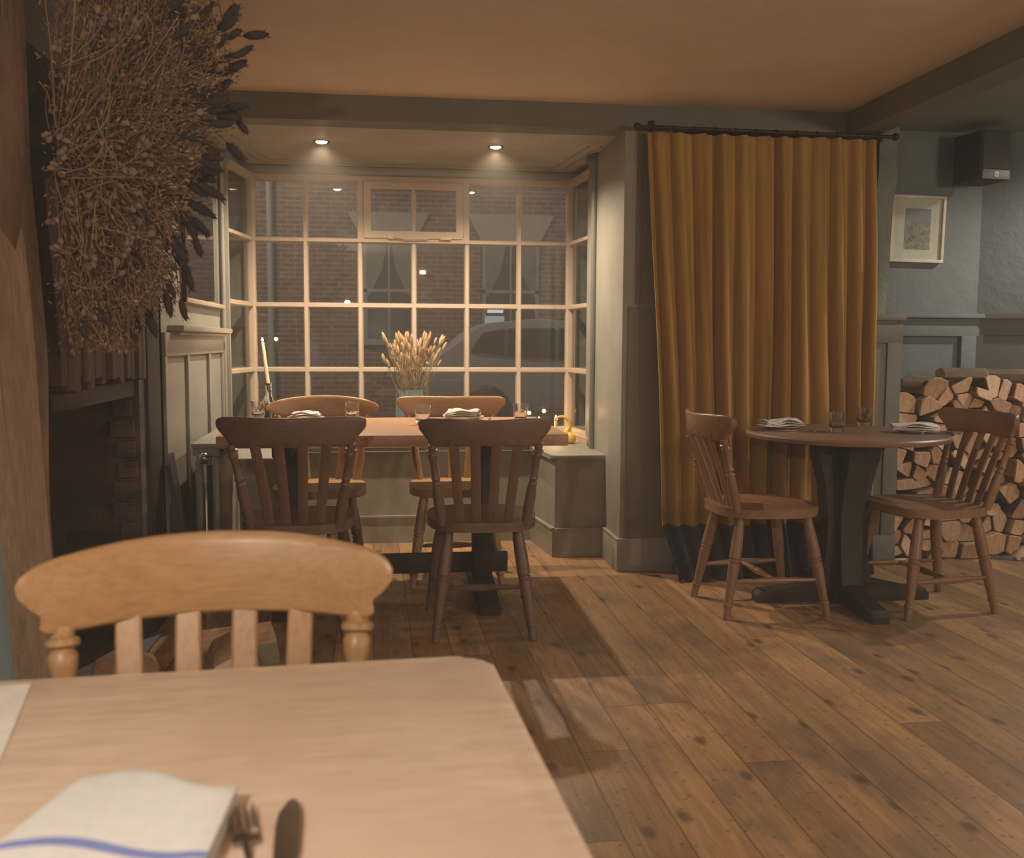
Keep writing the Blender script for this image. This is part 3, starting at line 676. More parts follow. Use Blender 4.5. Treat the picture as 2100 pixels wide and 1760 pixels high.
# ------------------------------------------------------------------ tableware
def tumbler():
    bm = B()
    def rip(k, z): return (.10 if (k % 3 == 0) else 0)*(1 if .006 < z < .052 else 0)
    prof = [(.024, 0), (.028, .003), (.030, .02), (.0335, .052), (.036, .062), (.039, .088), (.0375, .0885), (.0345, .062), (.032, .052), (.029, .030), (.022, .021), (.004, .020)]
    lathe(bm, prof, 27, ripple=rip); return bm
GT = {'far': 'tumblers on the bay window table', 'round': 'tumblers on the round table'}
t0 = None
for (x, y, z, lab, g) in [(-.635, 4.86, .785, 'glass tumbler at the left end of the bay window table, below the candle bottle', 'far'), (-.18, 4.80, .785, 'glass tumbler in front of the oval-crested chair, right of the left folded napkin', 'far'),
                          (.152, 4.50, .785, 'glass tumbler in front of the blue vase on the bay window table', 'far'), (.622, 4.60, .785, 'glass tumbler near the right end of the bay window table, beside the candles', 'far'),
                          (2.0, 4.16, .770, 'glass tumbler standing nearest the front of the round table', 'round'), (2.27, 4.44, .770, 'glass tumbler at the back of the round table before the curtain', 'round')]:
    if t0 is None:
        t0 = finish('drinking_glass', tumbler(), M['tumbler'], loc=(x, y, z)); tag(t0, lab, 'glass', GT[g])
    else:
        o = t0.copy(); COL.objects.link(o); o.location = (x, y, z); tag(o, lab, 'glass', GT[g])
def cloth(wx, wy, layers, seed, amp=.004, sub=16, z0=0.0, lz=.005):
    """soft folded cloth of several layers joined along one folded side"""
    rnd = random.Random(seed); bm = B(); uvl = bm.loops.layers.uv.new('UVMap'); ph = [rnd.uniform(0, 6) for _ in range(6)]
    th = lz*1.08
    for L in range(layers):
        sh = rnd.uniform(-.006, .006); g0 = []; g1 = []
        for i in range(sub+1):
            r0 = []; r1 = []
            for j in range(sub+1):
                u, v = i/sub, j/sub; edge = min(u, 1-u, v, 1-v)
                x = (u-.5)*wx*(1-.03*L)+sh+.006*sin(5*v+ph[0]+L); y = (v-.5)*wy*(1-.03*L)+.006*sin(6*u+ph[1]+L)
                z = z0+L*lz+(amp*(1+.6*L))*(.5+.5*sin(7*u+ph[2]+v*2)*sin(5*v+ph[3]+u))*min(1, L*.5+.3)
                rr = min(1, edge*14); r0.append(bm.verts.new((x, y, z+th*.25*(1-rr)))); r1.append(bm.verts.new((x, y, z+th*(.45+.55*rr))))
            g0.append(r0); g1.append(r1)
        def fc(vs, uv):
            f = bm.faces.new(vs)
            for l, q in zip(f.loops, uv): l[uvl].uv = q
        for i in range(sub):
            for j in range(sub):
                uv = [(i/sub, j/sub), ((i+1)/sub, j/sub), ((i+1)/sub, (j+1)/sub), (i/sub, (j+1)/sub)]
                fc((g1[i][j], g1[i+1][j], g1[i+1][j+1], g1[i][j+1]), uv); fc((g0[i][j], g0[i][j+1], g0[i+1][j+1], g0[i+1][j]), uv)
        for k in range(sub):
            for a, b_ in (((k, 0), (k+1, 0)), ((k+1, sub), (k, sub)), ((0, k+1), (0, k)), ((sub, k), (sub, k+1))):
                fc((g0[a[0]][a[1]], g0[b_[0]][b_[1]], g1[b_[0]][b_[1]], g1[a[0]][a[1]]), [(a[0]/sub, a[1]/sub)]*4)
    return bm
def plate(loc, lab, g, r=.09):
    bm = B(); lathe(bm, [(.004, 0), (r*.55, 0), (r*.6, .004), (r*.97, .012), (r, .014), (r*.99, .016), (r*.6, .008), (.004, .007)], 40); return tag(finish('side_plate', bm, M['china'], loc=loc), lab, 'plate', g)
def napkin(loc, rz, w_, h_, layers, seed, lab, g, amp=.005, lz=.006, m=None):
    o = finish('folded_napkin', cloth(w_, h_, layers, seed, amp, lz=lz), m or M['linen'], loc=loc, smooth=60); o.rotation_euler = (0, 0, rz); return tag(o, lab, 'napkin', g)
plate((-.40, 4.80, .785), 'side plate under the flat folded napkin, left on the bay window table', 'plates on the bay window table')
napkin((-.40, 4.80, .801), R(8), .13, .10, 3, 3, 'flat folded white napkin on a plate before the oval-crested chair', 'napkins on the bay window table')
plate((.36, 4.74, .785), 'side plate under the crumpled napkin, right on the bay window table', 'plates on the bay window table', .10)
napkin((.355, 4.70, .801), R(-12), .17, .11, 4, 9, 'crumpled folded white napkin on the plate right of the front glass', 'napkins on the bay window table', .008)
plate((1.80, 4.32, .770), 'side plate under the left napkin on the round table', 'plates on the round table', .085)
napkin((1.80, 4.32, .786), R(20), .20, .12, 3, 12, 'folded white napkin on the left of the round table', 'napkins on the round table', .008)
plate((2.33, 4.10, .770), 'side plate under the right napkin on the round table', 'plates on the round table', .085)
napkin((2.33, 4.10, .786), R(-15), .20, .11, 3, 15, 'folded white napkin on the right of the round table', 'napkins on the round table', .007)
def fork():
    bm = B(); tube(bm, [(0, -.10, .006), (0, -.05, .004), (0, .02, .003), (0, .045, .004)], [.006, .005, .0025, .004], 8, .45)
    box(bm, (-.011, .043, .002), (.011, .066, .005), .001)
    for k in range(4):
        x = -.0095+k*.0063; tube(bm, [(x, .064, .0035), (x, .09, .006), (x, .105, .007)], [.0017, .0015, .0008], 6)
    return bm
def knife():
    bm = B(); tube(bm, [(0, -.115, .006), (0, -.10, .006), (0, -.02, .005), (0, -.008, .004)], [.004, .008, .006, .004], 10, .5)
    pts = [(-.006, -.01), (-.0085, .02), (-.010, .06), (-.009, .085), (-.003, .107), (.002, .112), (.007, .10), (.0095, .08), (.0105, .02), (.006, -.01)]
    prism(bm, pts, .0035, .0055, 'Z'); return bm
fk = tag(finish('fork', fork(), M['steel'], loc=(.475, 4.66, .785)), 'steel fork beside the crumpled napkin on the bay window table', 'fork'); fk.rotation_euler = (0, 0, R(170))
for loc, rz, lab in [((-.29, 4.74, .785), 176, 'steel fork right of the flat folded napkin on the bay window table'), ((2.40, 4.02, .770), 60, 'steel fork lying below the right napkin on the round table'), ((1.86, 4.20, .770), 250, 'steel fork before the left napkin on the round table'), ((-.108, .736, .760), 12, 'blurred steel fork beside the blue striped napkin in the foreground')]:
    o = fk.copy(); COL.objects.link(o); o.location = loc; o.rotation_euler = (0, 0, R(rz)); tag(o, lab, 'fork')
kn = tag(finish('table_knife', knife(), M['steel'], loc=(-.084, .738, .760)), 'blurred steel knife with broad blade on the foreground table', 'knife'); kn.rotation_euler = (0, 0, R(2)); kn.scale = (1.05, 1, 1)
for loc, rz, lab in [((2.44, 4.09, .770), 75, 'steel knife right of the right napkin on the round table'), ((1.73, 4.20, .770), 265, 'steel knife before the left napkin on the round table')]:
    o = kn.copy(); COL.objects.link(o); o.location = loc; o.rotation_euler = (0, 0, R(rz)); tag(o, lab, 'knife')
# foreground napkin: thick fold, wavy far edge, blue stripe
def near_napkin():
    bm = B(); uvl = bm.loops.layers.uv.new('UVMap'); n = 28
    def shape(u, v, top):
        # u across (left to right), v from near to far
        x0 = -.335+.058*v; x1 = -.146+.012*v; x = x0+(x1-x0)*u
        y = .60+(.264+.036*(1-u)+.016*sin(u*6.0-.4))*v
        z = .7605+(.024*top)*(1-.12*v)+(.004*sin(5*u+1.0)*sin(3*v+1) if top > .5 else 0)
        if v > .96: z -= .004*top*((v-.96)/.04)
        return (x, y, z)
    for L, (a, b_) in enumerate(((0, .30), (.34, .62), (.66, 1.0))):
        g = {}
        for s, tp in ((0, a), (1, b_)):
            for i in range(n+1):
                for j in range(n+1):
                    u, v = i/n, j/n; e = min(u, 1-u, v, 1-v); r = min(1, e*20); q = (a+b_)/2; tt = q+(tp-q)*(.35+.65*r)
                    g[s, i, j] = bm.verts.new(shape(u, v, tt))
        def fc(k, uv):
            f = bm.faces.new([g[q] for q in k])
            for l, w_ in zip(f.loops, uv): l[uvl].uv = w_
        for i in range(n):
            for j in range(n):
                uv = [(i/n, j/n), ((i+1)/n, j/n), ((i+1)/n, (j+1)/n), (i/n, (j+1)/n)]
                fc(((1, i, j), (1, i+1, j), (1, i+1, j+1), (1, i, j+1)), uv); fc(((0, i, j), (0, i, j+1), (0, i+1, j+1), (0, i+1, j)), uv)
        for k in range(n):
            for p, q in (((k, 0), (k+1, 0)), ((k+1, n), (k, n)), ((0, k+1), (0, k)), ((n, k), (n, k+1))):
                fc(((0, *p), (0, *q), (1, *q), (1, *p)), [(.5, .9)]*4)
    return bm
tag(finish('folded_napkin', near_napkin(), linen('white_linen_near', (.74, .71, .70), (.08, .14, .50), 1, (.52,), .022), smooth=60), 'large blurred white napkin with a blue stripe in the foreground', 'napkin')
bm = B(); box(bm, (-.30, -.24, 0), (0, 0, .0012)); o = finish('paper_menu', bm, M['paper'], loc=(-.425, 1.193, .7605)); o.rotation_euler = (0, 0, R(12)); tag(o, 'white paper menu sheet at the left edge of the foreground table', 'menu')

# ------------------------------------------------------------------ candles, bottle, vase, gourd
def flame(bm_parent, loc, h=.022):
    bm = B(); lathe(bm, [(.001, 0), (.0045, .004), (.0058, .008), (.0045, .014), (.002, .019), (.0005, h)], 12); return finish('flame', bm, M['flame'], bm_parent, loc=loc)
def candle(label, loc, r, h, tilt=0, group=None, glow_w=.6, cat='candle', rt=None):
    t = thing('candle', label, cat, loc, 0, group); t.rotation_euler = (0, tilt, 0)
    bm = B(); lathe(bm, [(r, 0), ((rt or r), h*.98), ((rt or r)*.8, h), ((rt or r)*.3, h-.002)], 18); finish('wax', bm, M['wax'], t)
    bm = B(); tube(bm, [(0, 0, h-.003), (0, 0, h+.006)], .0008, 6); finish('wick', bm, M['wick'], t); flame(t, (0, 0, h+.004))
    p = Vector(loc)+Vector((sin(tilt)*(h+.018), 0, cos(tilt)*(h+.018))); light('candle_light', 'POINT', p, glow_w, (1, .55, .22), .012)
    return t
candle('short lit candle on the windowsill, left of the yellow gourd', (1.02, 5.92, .60), .0105, .092, 0, 'short candles on the windowsill', .9)
candle('shorter lit candle on the windowsill, nearest the right glass of the table', (.918, 5.94, .60), .011, .082, 0, 'short candles on the windowsill', .6)
t = thing('wine_bottle', 'wax-dripped wine bottle holding a candle at the left of the bay window', 'bottle', (-.698, 5.80, .56))
bm = B(); lathe(bm, [(.036, 0), (.0375, .01), (.0375, .20), (.032, .235), (.018, .275), (.0145, .30), (.0145, .345), (.016, .347), (.016, .36), (.012, .36)], 24); finish('bottle_glass', bm, M['bottle'], t)
rnd = random.Random(11); bm = B()
for k in range(26):
    a = rnd.uniform(0, 2*pi); z0 = rnd.uniform(.30, .362); L = rnd.uniform(.03, .22); pts = []
    for q in range(7):
        z = z0-L*q/6; rr = .017 if z > .29 else (.017+(.29-z)/.055*.018 if z > .235 else .0385); aa = a+.12*sin(q+k); pts.append((rr*cos(aa), rr*sin(aa), z))
    tube(bm, pts, [.003, .0032, .003, .0028, .0026, .003, .0038], 6)
finish('wax_drips', bm, M['wax2'], t)
candle('tall tapered lit candle leaning in the neck of the wax-dripped bottle', (-.698, 5.80, .915), .0125, .245, R(-6), None, .9, rt=.009)

t = thing('glass_vase', 'ribbed blue glass vase on the bay window bench', 'vase', (.122, 5.78, .56))
bm = B(); lathe(bm, [(.055, 0), (.066, .01), (.074, .08), (.078, .18), (.074, .26), (.072, .31), (.074, .325), (.069, .325), (.067, .26), (.071, .18), (.067, .08), (.055, .02), (.01, .018)], 60, ripple=lambda k, z: .10*(1 if k % 3 == 0 else 0)*(1 if z > .02 else 0)); finish('vase_body', bm, M['vase'], t)
straw = [plain('dried_straw', (.62, .44, .25), .9), plain('dried_wheat', (.50, .35, .19), .9), plain('pink_everlasting', (.66, .26, .18), .9), plain('olive_stem', (.30, .26, .13), .9)]
def stem_curve(p0, d, L, droop, n=7, rnd=random):
    pts = []; d = Vector(d).normalized(); side = Vector((rnd.uniform(-1, 1), rnd.uniform(-1, 1), 0))*.08
    for k in range(n):
        u = k/(n-1); pts.append(Vector(p0)+d*L*u+Vector((0, 0, -droop*L*u*u))+side*L*u*u)
    return pts
def plume(L, r, seed, hairs=26):
    """fluffy seed head along +Z"""
    rnd = random.Random(seed); bm = B(); lathe(bm, [(r*.25, 0), (r*.8, L*.2), (r, L*.5), (r*.75, L*.8), (r*.15, L)], 8)
    for k in range(hairs):
        z = rnd.uniform(.03, .95)*L; a = rnd.uniform(0, 2*pi); rr = r*.7; o_ = Vector((rr*cos(a), rr*sin(a), z)); tip = o_+Vector((cos(a)*r*.8, sin(a)*r*.8, L*.16)); s = Vector((-sin(a), cos(a), 0))*r*.12
        bm.faces.new([bm.verts.new(o_-s), bm.verts.new(o_+s), bm.verts.new(tip)])
    return bm
def aim(o, p, d):
    o.location = p; o.rotation_mode = 'QUATERNION'; o.rotation_quaternion = Vector((0, 0, 1)).rotation_difference(Vector(d).normalized())
bq = thing('dried_bouquet', 'bouquet of dried wheat and grasses standing in the blue vase', 'dried flowers', (.122, 5.78, .60))
rnd = random.Random(21); bm = B(); heads = []
for k in range(96):
    a = rnd.uniform(0, 2*pi); sp = rnd.uniform(0, .62)**.9; d = Vector((cos(a)*sp, sin(a)*sp*.6, 1)); p0 = Vector((cos(a)*.02, sin(a)*.02, .0)); L = rnd.uniform(.44, .60)/math.sqrt(1+.3*sp*sp)
    pts = []; 
    for q in range(6):
        u = q/5; pts.append(p0+Vector((d.x*L*max(0, u-.35)*.75+d.x*.05*u, d.y*L*max(0, u-.35)*.75+d.y*.04*u, L*u)))
    tube(bm, pts, .0012, 4); heads.append((pts[-1], pts[-1]-pts[-2]))
finish('stems', bm, straw[3], bq)['kind'] = 'stuff'
protos = []
for k in range(4):
    o = finish('wheat_head', plume(.055, .0085, 30+k, 40), straw[k % 2], bq); protos.append(o)
for k, (p, d) in enumerate(heads):
    if k < 4: aim(protos[k], p, d); continue
    o = protos[k % 4].copy(); COL.objects.link(o); o.parent = bq; s = rnd.uniform(.8, 1.2); o.scale = (s, s, s); aim(o, p-d.normalized()*.02, d)
bm = B()
for k in range(1100):
    a = rnd.uniform(0, 2*pi); h = rnd.uniform(.27, .52); rr = (h-.20)*.42*math.sqrt(rnd.random()); c = Vector((cos(a)*rr, sin(a)*rr*.6, h)); s = rnd.uniform(.003, .008)
    dd = Vector((c.x*1.5, c.y*1.5, .25)).normalized(); e = Vector((rnd.uniform(-1, 1), rnd.uniform(-1, 1), rnd.uniform(-1, 1))).cross(dd).normalized()*s*.35
    bm.faces.new([bm.verts.new(c-e), bm.verts.new(c+e), bm.verts.new(c+e*.6+dd*s*2.6), bm.verts.new(c-e*.6+dd*s*2.6)])
finish('seed_fluff', bm, straw[0], bq, smooth=0)['kind'] = 'stuff'
for k, (x, y, z) in enumerate(((.06, -.05, .46), (.01, -.06, .40), (.03, -.04, .37), (.075, -.02, .50), (.10, -.02, .44))):
    bm = B(); bmesh.ops.create_icosphere(bm, subdivisions=2, radius=.009)
    for v in bm.verts: v.co *= 1+rnd.uniform(-.2, .2)
    o = finish('pink_flower', bm, straw[2], bq, loc=(x, y, z)); o['label'] = 'small pink dried flower'

t = thing('ornamental_gourd', 'yellow gourd with a curled neck on the bench by the candles', 'gourd', (1.075, 5.74, .56))
bm = B(); lathe(bm, [(.003, .002), (.020, .0), (.036, .012), (.041, .032), (.036, .052), (.022, .066), (.012, .070)], 24); finish('gourd_body', bm, M['gourd'], t)
bm = B(); pts = []; rad = []
for k in range(15):
    a = R(-70+k*15.5); pts.append((-.052+.052*cos(a), 0, .112+.050*sin(a))); rad.append(.017-.0008*k)
tube(bm, [(.005, 0, .055)]+pts, [.022]+rad, 12); finish('curled_neck', bm, M['gourd'], t)

# ------------------------------------------------------------------ curtain, rod
cur = thing('velvet_curtain', 'floor length mustard velvet curtain with a navy hem, hung on an iron rod', 'curtain', (0, 0, 0))
FX = [1.252, 1.318, 1.425, 1.535, 1.645, 1.755, 1.865, 1.955, 2.055, 2.145, 2.24, 2.345, 2.425]    # fold crests at the heading
def curtain_pt(s, z):
    n = len(FX)-1; f = s*n; i = min(int(f), n-1); t_ = f-i
    top = FX[i]+(FX[i+1]-FX[i])*t_; u = (2.19-z)/2.0
    xb = 1.325+(2.455-1.325)*(s+.018*sin(9*s+1)); x = top+(xb-top)*u*.95
    ph = t_*2*pi; wv = (cos(ph)+.45*cos(2*ph+.9)+.15*cos(3*ph+.5))/1.3; amp = .028+.034*min(1, u*1.6)+.008*sin(i*2.3)
    lean = -.055*u
    if z < .27: lean -= (.27-z)*.38*(1-.75*s); x += (.27-z)*.20*(1-s)**2
    x += (.030+.010*u)*sin(ph)*(.7+.3*sin(i*1.7)) + .012*sin(3*u+i*1.3)*u
    y = 4.747-amp*wv+lean+.006*sin(4*z+i)
    return (x, y, z)
def curtain_part(z0, z1, nz, th):
    bm = B(); NS = 260; gr = []
    for side in (0, 1):
        g = []
        for j in range(nz+1):
            z = z0+(z1-z0)*j/nz; row = []
            for i in range(NS+1):
                s = i/NS; x, y, zz = curtain_pt(s, z); row.append(bm.verts.new((x, y+(th if side else 0), zz)))
            g.append(row)
        gr.append(g)
    for side, g in enumerate(gr):
        for j in range(nz):
            for i in range(NS): bm.faces.new((g[j][i], g[j][i+1], g[j+1][i+1], g[j+1][i]))
    a, b_ = gr
    for j in range(nz):
        for i in (0, NS): bm.faces.new((a[j][i], a[j+1][i], b_[j+1][i], b_[j][i]))
    for i in range(NS):
        for j in (0, nz): bm.faces.new((a[j][i], a[j][i+1], b_[j][i+1], b_[j][i]))
    return bm
finish('velvet_panel', curtain_part(.262, 2.185, 46, .006), M['mustard'], cur, smooth=70)
o = finish('navy_hem', curtain_part(.004, .262, 10, .006), M['navy'], cur, smooth=70); o['label'] = 'dark navy velvet hem band'
t = thing('curtain_rod', 'black iron curtain rod with ball end under the beam', 'curtain rod', (0, 0, 0))
bm = B(); tube(bm, [(1.195, 4.70, 2.205), (2.50, 4.70, 2.195)], .009, 12); finish('rod', bm, M['black_metal'], t)
for x, z in ((1.195, 2.205), (2.515, 2.195)):
    bm = B(); bmesh.ops.create_uvsphere(bm, u_segments=16, v_segments=10, radius=.019); finish('finial', bm, M['black_metal'], t, loc=(x, 4.70, z))
for x, z in ((1.29, 2.205), (2.46, 2.196)):
    bm = B(); tube(bm, [(x, 4.70, z), (x, 4.80, z+.02)], .008, 8); box(bm, (x-.012, 4.783, z-.015), (x+.012, 4.80, z+.05), .003); finish('bracket', bm, M['black_metal'], t)
for k in range(12):
    x = 1.27+k*1.145/11; bm = B(); pts = [(x, 4.70+.015*cos(a), 2.203-.006*k/11-.003+.015*sin(a)) for a in [2*pi*q/14 for q in range(15)]]; tube(bm, pts, .0022, 6); finish('ring', bm, M['black_metal'], t)

# ------------------------------------------------------------------ picture, speaker
t = thing('framed_picture', 'small framed picture in a white mount hanging on the blue-grey wall', 'picture', (2.907, 5.165, 1.80), 0); t.rotation_euler = (0, R(1), 0)
bm = B(); W_, H_ = .158, .182
for a, b_ in (((-W_, -.022, -H_), (-W_+.016, .012, H_)), ((W_-.016, -.022, -H_), (W_, .012, H_)), ((-W_-.0006, -.0228, H_-.0155), (W_+.0006, .0114, H_+.0006)), ((-W_-.0006, -.0228, -H_-.0006), (W_+.0006, .0114, -H_+.0155))): box(bm, a, b_, .002)
finish('frame', bm, M['white_frame'], t)
bm = B(); box(bm, (-W_+.01, -.008, -H_+.01), (W_-.01, .008, H_-.01)); finish('mount', bm, M['white_card'], t)
m, nt, b = mat('print_ink'); v = coords(nt); n1 = noise(nt, v, 38, 6, .8, 1.5)
c = ramp(nt, n1, [(.3, (.05, .055, .075)), (.42, (.20, .20, .24)), (.5, (.42, .30, .14)), (.56, (.55, .56, .60)), (.64, (.12, .2, .42))])
sp = node(nt, 'ShaderNodeSeparateXYZ'); nt.links.new(v, sp.inputs[0]); c = mixc(nt, ramp(nt, math_(nt, 'MULTIPLY_ADD', sp.outputs[2], 9, .35), [(.4, (0, 0, 0)), (.75, (.8, .8, .8))]), c, (.33, .34, .42)); nt.links.new(c, b.inputs['Base Color'])
bm = B(); box(bm, (-.072, -.0095, -.112), (.078, -.007, .112)); finish('print', bm, m, t)
bm = B(); box(bm, (-W_+.012, -.014, -H_+.012), (W_-.012, -.012, H_-.012)); finish('glass', bm, M['pane'], t, smooth=0)

t = thing('wall_speaker', 'black box loudspeaker mounted high in the corner by the chimney breast', 'speaker', (3.15, 4.97, 2.155), R(6))
bm = B(); box(bm, (-.09, -.11, -.128), (.09, .11, .128), .008); finish('cabinet', bm, M['black_plastic'], t)
bm = B(); box(bm, (-.082, -.119, -.072), (.082, -.109, .12), .004); finish('grille', bm, plain('speaker_cloth', (.06, .062, .066), .9), t)
bm = B(); box(bm, (-.084, -.122, -.126), (.084, -.108, -.074), .008); tr = finish('trim_plate', bm, M['grey_plastic'], t)
bm = B(); box(bm, (-.014, -.125, -.114), (.014, -.121, -.086), .004); bd = finish('badge', bm, plain('badge_white', (.8, .8, .8), .4), tr)
bm = B(); lathe(bm, [(.0085, 0), (.0085, .001), (.0055, .001), (.0055, 0)], 20, Matrix.Translation((0, -.125, -.100)) @ Matrix.Rotation(pi/2, 4, 'X'), caps=False); box(bm, (.002, -.1262, -.109), (.009, -.125, -.105)); finish('badge_mark', bm, M['grey_plastic'], tr)
bm = B(); box(bm, (-.02, .11, -.03), (.02, .20, .03), .004); finish('bracket', bm, M['black_metal'], t)

# ------------------------------------------------------------------ mirror, radiator and boards at the left
t = thing('wall_mirror', 'dark framed mirror on the left wall reflecting the bay window', 'mirror', (-.93, 5.10, 1.76))
bm = B(); y0, y1, z0, z1 = -.50, .50, -.42, .42
for a, b_ in (((0, y0, z0), (.024, y0+.035, z1)), ((0, y1-.012, z0), (.015, y1, z1)), ((0, y0-.001, z1-.03), (.0255, y1+.001, z1+.001))): box(bm, a, b_, .003)
finish('frame', bm, M['dark_oak'], t); bm = B(); box(bm, (0, y0, z0), (.03, y1, z0+.022), .004); o = finish('frame_ledge', bm, M['white_paint'], t); o['label'] = 'pale lower frame rail'
bm = B(); box(bm, (.0, y0+.02, z0+.01), (.010, y1-.01, z1-.02)); finish('mirror_glass', bm, M['mirror'], t, smooth=0)

t = thing('radiator', 'grey column radiator with a shelf along the left wall of the bay', 'radiator', (-.795, 4.36, 0), R(1.5))
bm = B()
for k in range(16):
    y = .035+k*.045
    for x in (-.035, .035): tube(bm, [(x, y, .12), (x, y, .64)], .0155, 8)
    box(bm, (-.045, y-.012, .10), (.045, y+.012, .145), .008); box(bm, (-.045, y-.012, .62), (.045, y+.012, .665), .008)
finish('radiator_fins', bm, M['sage'], t)
bm = B(); box(bm, (-.06, -.01, .70), (.065, .77, .72), .004); box(bm, (-.055, 0, .665), (.055, .02, .70)); box(bm, (-.055, .74, .665), (.055, .76, .70)); finish('radiator_shelf', bm, M['sage'], t)
bm = B(); tube(bm, [(0, -.03, .66), (0, .05, .66)], .02, 12); bmesh.ops.create_uvsphere(bm, u_segments=14, v_segments=8, radius=.026, matrix=Matrix.Translation((0, -.045, .66))); tube(bm, [(0, -.03, .66), (0, -.03, .0)], .008, 8); finish('valve', bm, M['chrome'], t)
for y in (.06, .70):
    bm = B(); box(bm, (-.04, y-.015, 0), (.04, y+.015, .12), .004); finish('foot', bm, M['sage'], t)
def board(lab, pts, th, m, name='leaning_board', cat='board'):
    bm = B(); p = [Vector(q) for q in pts]; n = (p[1]-p[0]).cross(p[3]-p[0]).normalized()*th
    lo = [bm.verts.new(q) for q in p]; hi = [bm.verts.new(q+n) for q in p]; bm.faces.new(lo[::-1]); bm.faces.new(hi)
    for k in range(4): bm.faces.new((lo[k], lo[(k+1) % 4], hi[(k+1) % 4], hi[k]))
    return tag(finish(name, bm, m, smooth=0), lab, cat)
board('dark narrow board leaning on the left panelling beside the radiator', [(-.80, 4.22, 0), (-.78, 4.05, 0), (-.895, 4.12, .66), (-.895, 4.20, .70)], .02, M['dark_oak'])

# ------------------------------------------------------------------ timber post, lintel, fire logs
def rough_post(x0, x1, y0, y1, z0, z1, amp, seed, nz=40, nn=7, top_lean=0):
    rnd = random.Random(seed); from mathutils import noise as N
    bm = B(); rings = []; per = []
    for i in range(nn): per.append((x0+(x1-x0)*i/nn, y0))
    for i in range(nn): per.append((x1, y0+(y1-y0)*i/nn))
    for i in range(nn): per.append((x1-(x1-x0)*i/nn, y1))
    for i in range(nn): per.append((x0, y1-(y1-y0)*i/nn))
    for j in range(nz+1):
        z = z0+(z1-z0)*j/nz; ring = []
        sx = .02*sin(z*1.7+1); 
        for (x, y) in per:
            d = N.noise(Vector((x*9+seed, y*9, z*.9)))*amp+N.noise(Vector((x*25, y*25+seed, z*2.2)))*amp*.4
            cx, cy = (x0+x1)/2, (y0+y1)/2; dv = Vector((x-cx, y-cy)); dv.normalize(); ring.append(bm.verts.new((x+dv.x*d+sx, y+dv.y*d-((.155*min(1, z)+top_lean*max(0, min(1, z-1.2)) if y < (y0+y1)/2 else .04*min(1, z))), z)))
        rings.append(ring)
    n = len(per)
    for a, b_ in zip(rings, rings[1:]):
        for k in range(n): bm.faces.new((a[k], a[(k+1) % n], b_[(k+1) % n], b_[k]))
    bm.faces.new(rings[0]); bm.faces.new(rings[-1]); return bm
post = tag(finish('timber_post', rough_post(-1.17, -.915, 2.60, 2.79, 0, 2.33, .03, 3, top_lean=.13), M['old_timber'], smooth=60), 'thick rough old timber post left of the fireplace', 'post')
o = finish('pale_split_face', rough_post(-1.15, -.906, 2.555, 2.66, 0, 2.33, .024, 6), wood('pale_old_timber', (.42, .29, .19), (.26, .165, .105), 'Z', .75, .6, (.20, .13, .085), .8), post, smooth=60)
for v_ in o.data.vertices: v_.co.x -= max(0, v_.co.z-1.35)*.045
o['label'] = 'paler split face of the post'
bm = B()
rnd = random.Random(9)
for k in range(18):
    y = 2.925+k*.051; zb = 1.03+rnd.uniform(-.02, .03); box(bm, (-1.1, y, zb), (-.93+rnd.uniform(0, .022), y+.050, 1.62), .008)
tag(finish('timber_lintel', bm, M['lintel']), 'charred grooved timber lintel over the fireplace opening', 'lintel')
bm = B(); box(bm, (-1.45, 2.92, .955), (-.955, 3.84, 1.02), .01); tag(finish('iron_hood', bm, M['black_metal']), 'black iron plate under the fireplace lintel', 'hood')

def clip(poly, a, b_, c):
    """keep a*x+b*y<=c"""
    out = []; n = len(poly)
    for i in range(n):
        p, q = poly[i], poly[(i+1) % n]; fp, fq = a*p[0]+b_*p[1]-c, a*q[0]+b_*q[1]-c
        if fp <= 0: out.append(p)
        if fp*fq < 0: t_ = fp/(fp-fq); out.append((p[0]+(q[0]-p[0])*t_, p[1]+(q[1]-p[1])*t_))
    return out
def log_mesh(poly, L, rnd, em):
    """split log along +Y, front end at y=0; poly in x,z about the origin"""
    bm = B(); pts = []
    n = len(poly)
    for i in range(n):     # soften corners
        p, q, r_ = Vector(poly[i-1]), Vector(poly[i]), Vector(poly[(i+1) % n])
        k = rnd.uniform(.05, .2); pts += [q+(p-q)*k, q*1.0+((p+r_)/2-q)*k*.35, q+(r_-q)*k]
    rings = []; tilt = (rnd.uniform(-.25, .25), rnd.uniform(-.25, .25)); sh = (rnd.uniform(-.008, .008), rnd.uniform(-.006, .006))
    for y, s in ((0, .93), (.006, 1), (L*.5, 1.0), (L, .98)):
        rings.append([bm.verts.new((p.x*s+sh[0]*y/L, y+(p.x*tilt[0]+p.y*tilt[1] if y < .01 else 0), p.y*s+sh[1]*y/L)) for p in pts])
    m_ = len(pts); cx = bm.verts.new((0, rnd.uniform(-.003, .004), 0))
    for k in range(m_): f = bm.faces.new((rings[0][k], rings[0][(k+1) % m_], cx)); f.material_index = 0
    for ri in range(3):
        for k in range(m_):
            f = bm.faces.new((rings[ri][k], rings[ri][(k+1) % m_], rings[ri+1][(k+1) % m_], rings[ri+1][k])); f.material_index = 0 if ri == 0 else (1 if (k//3) % 3 == 0 else 2)
    f = bm.faces.new(rings[-1][::-1]); f.material_index = 0
    return bm
rnd = random.Random(77); seeds = []
def top_z(x): return .855+.09*sin((x-2.75)*4.2) + (.02 if x > 3.35 else 0)
tries = 0
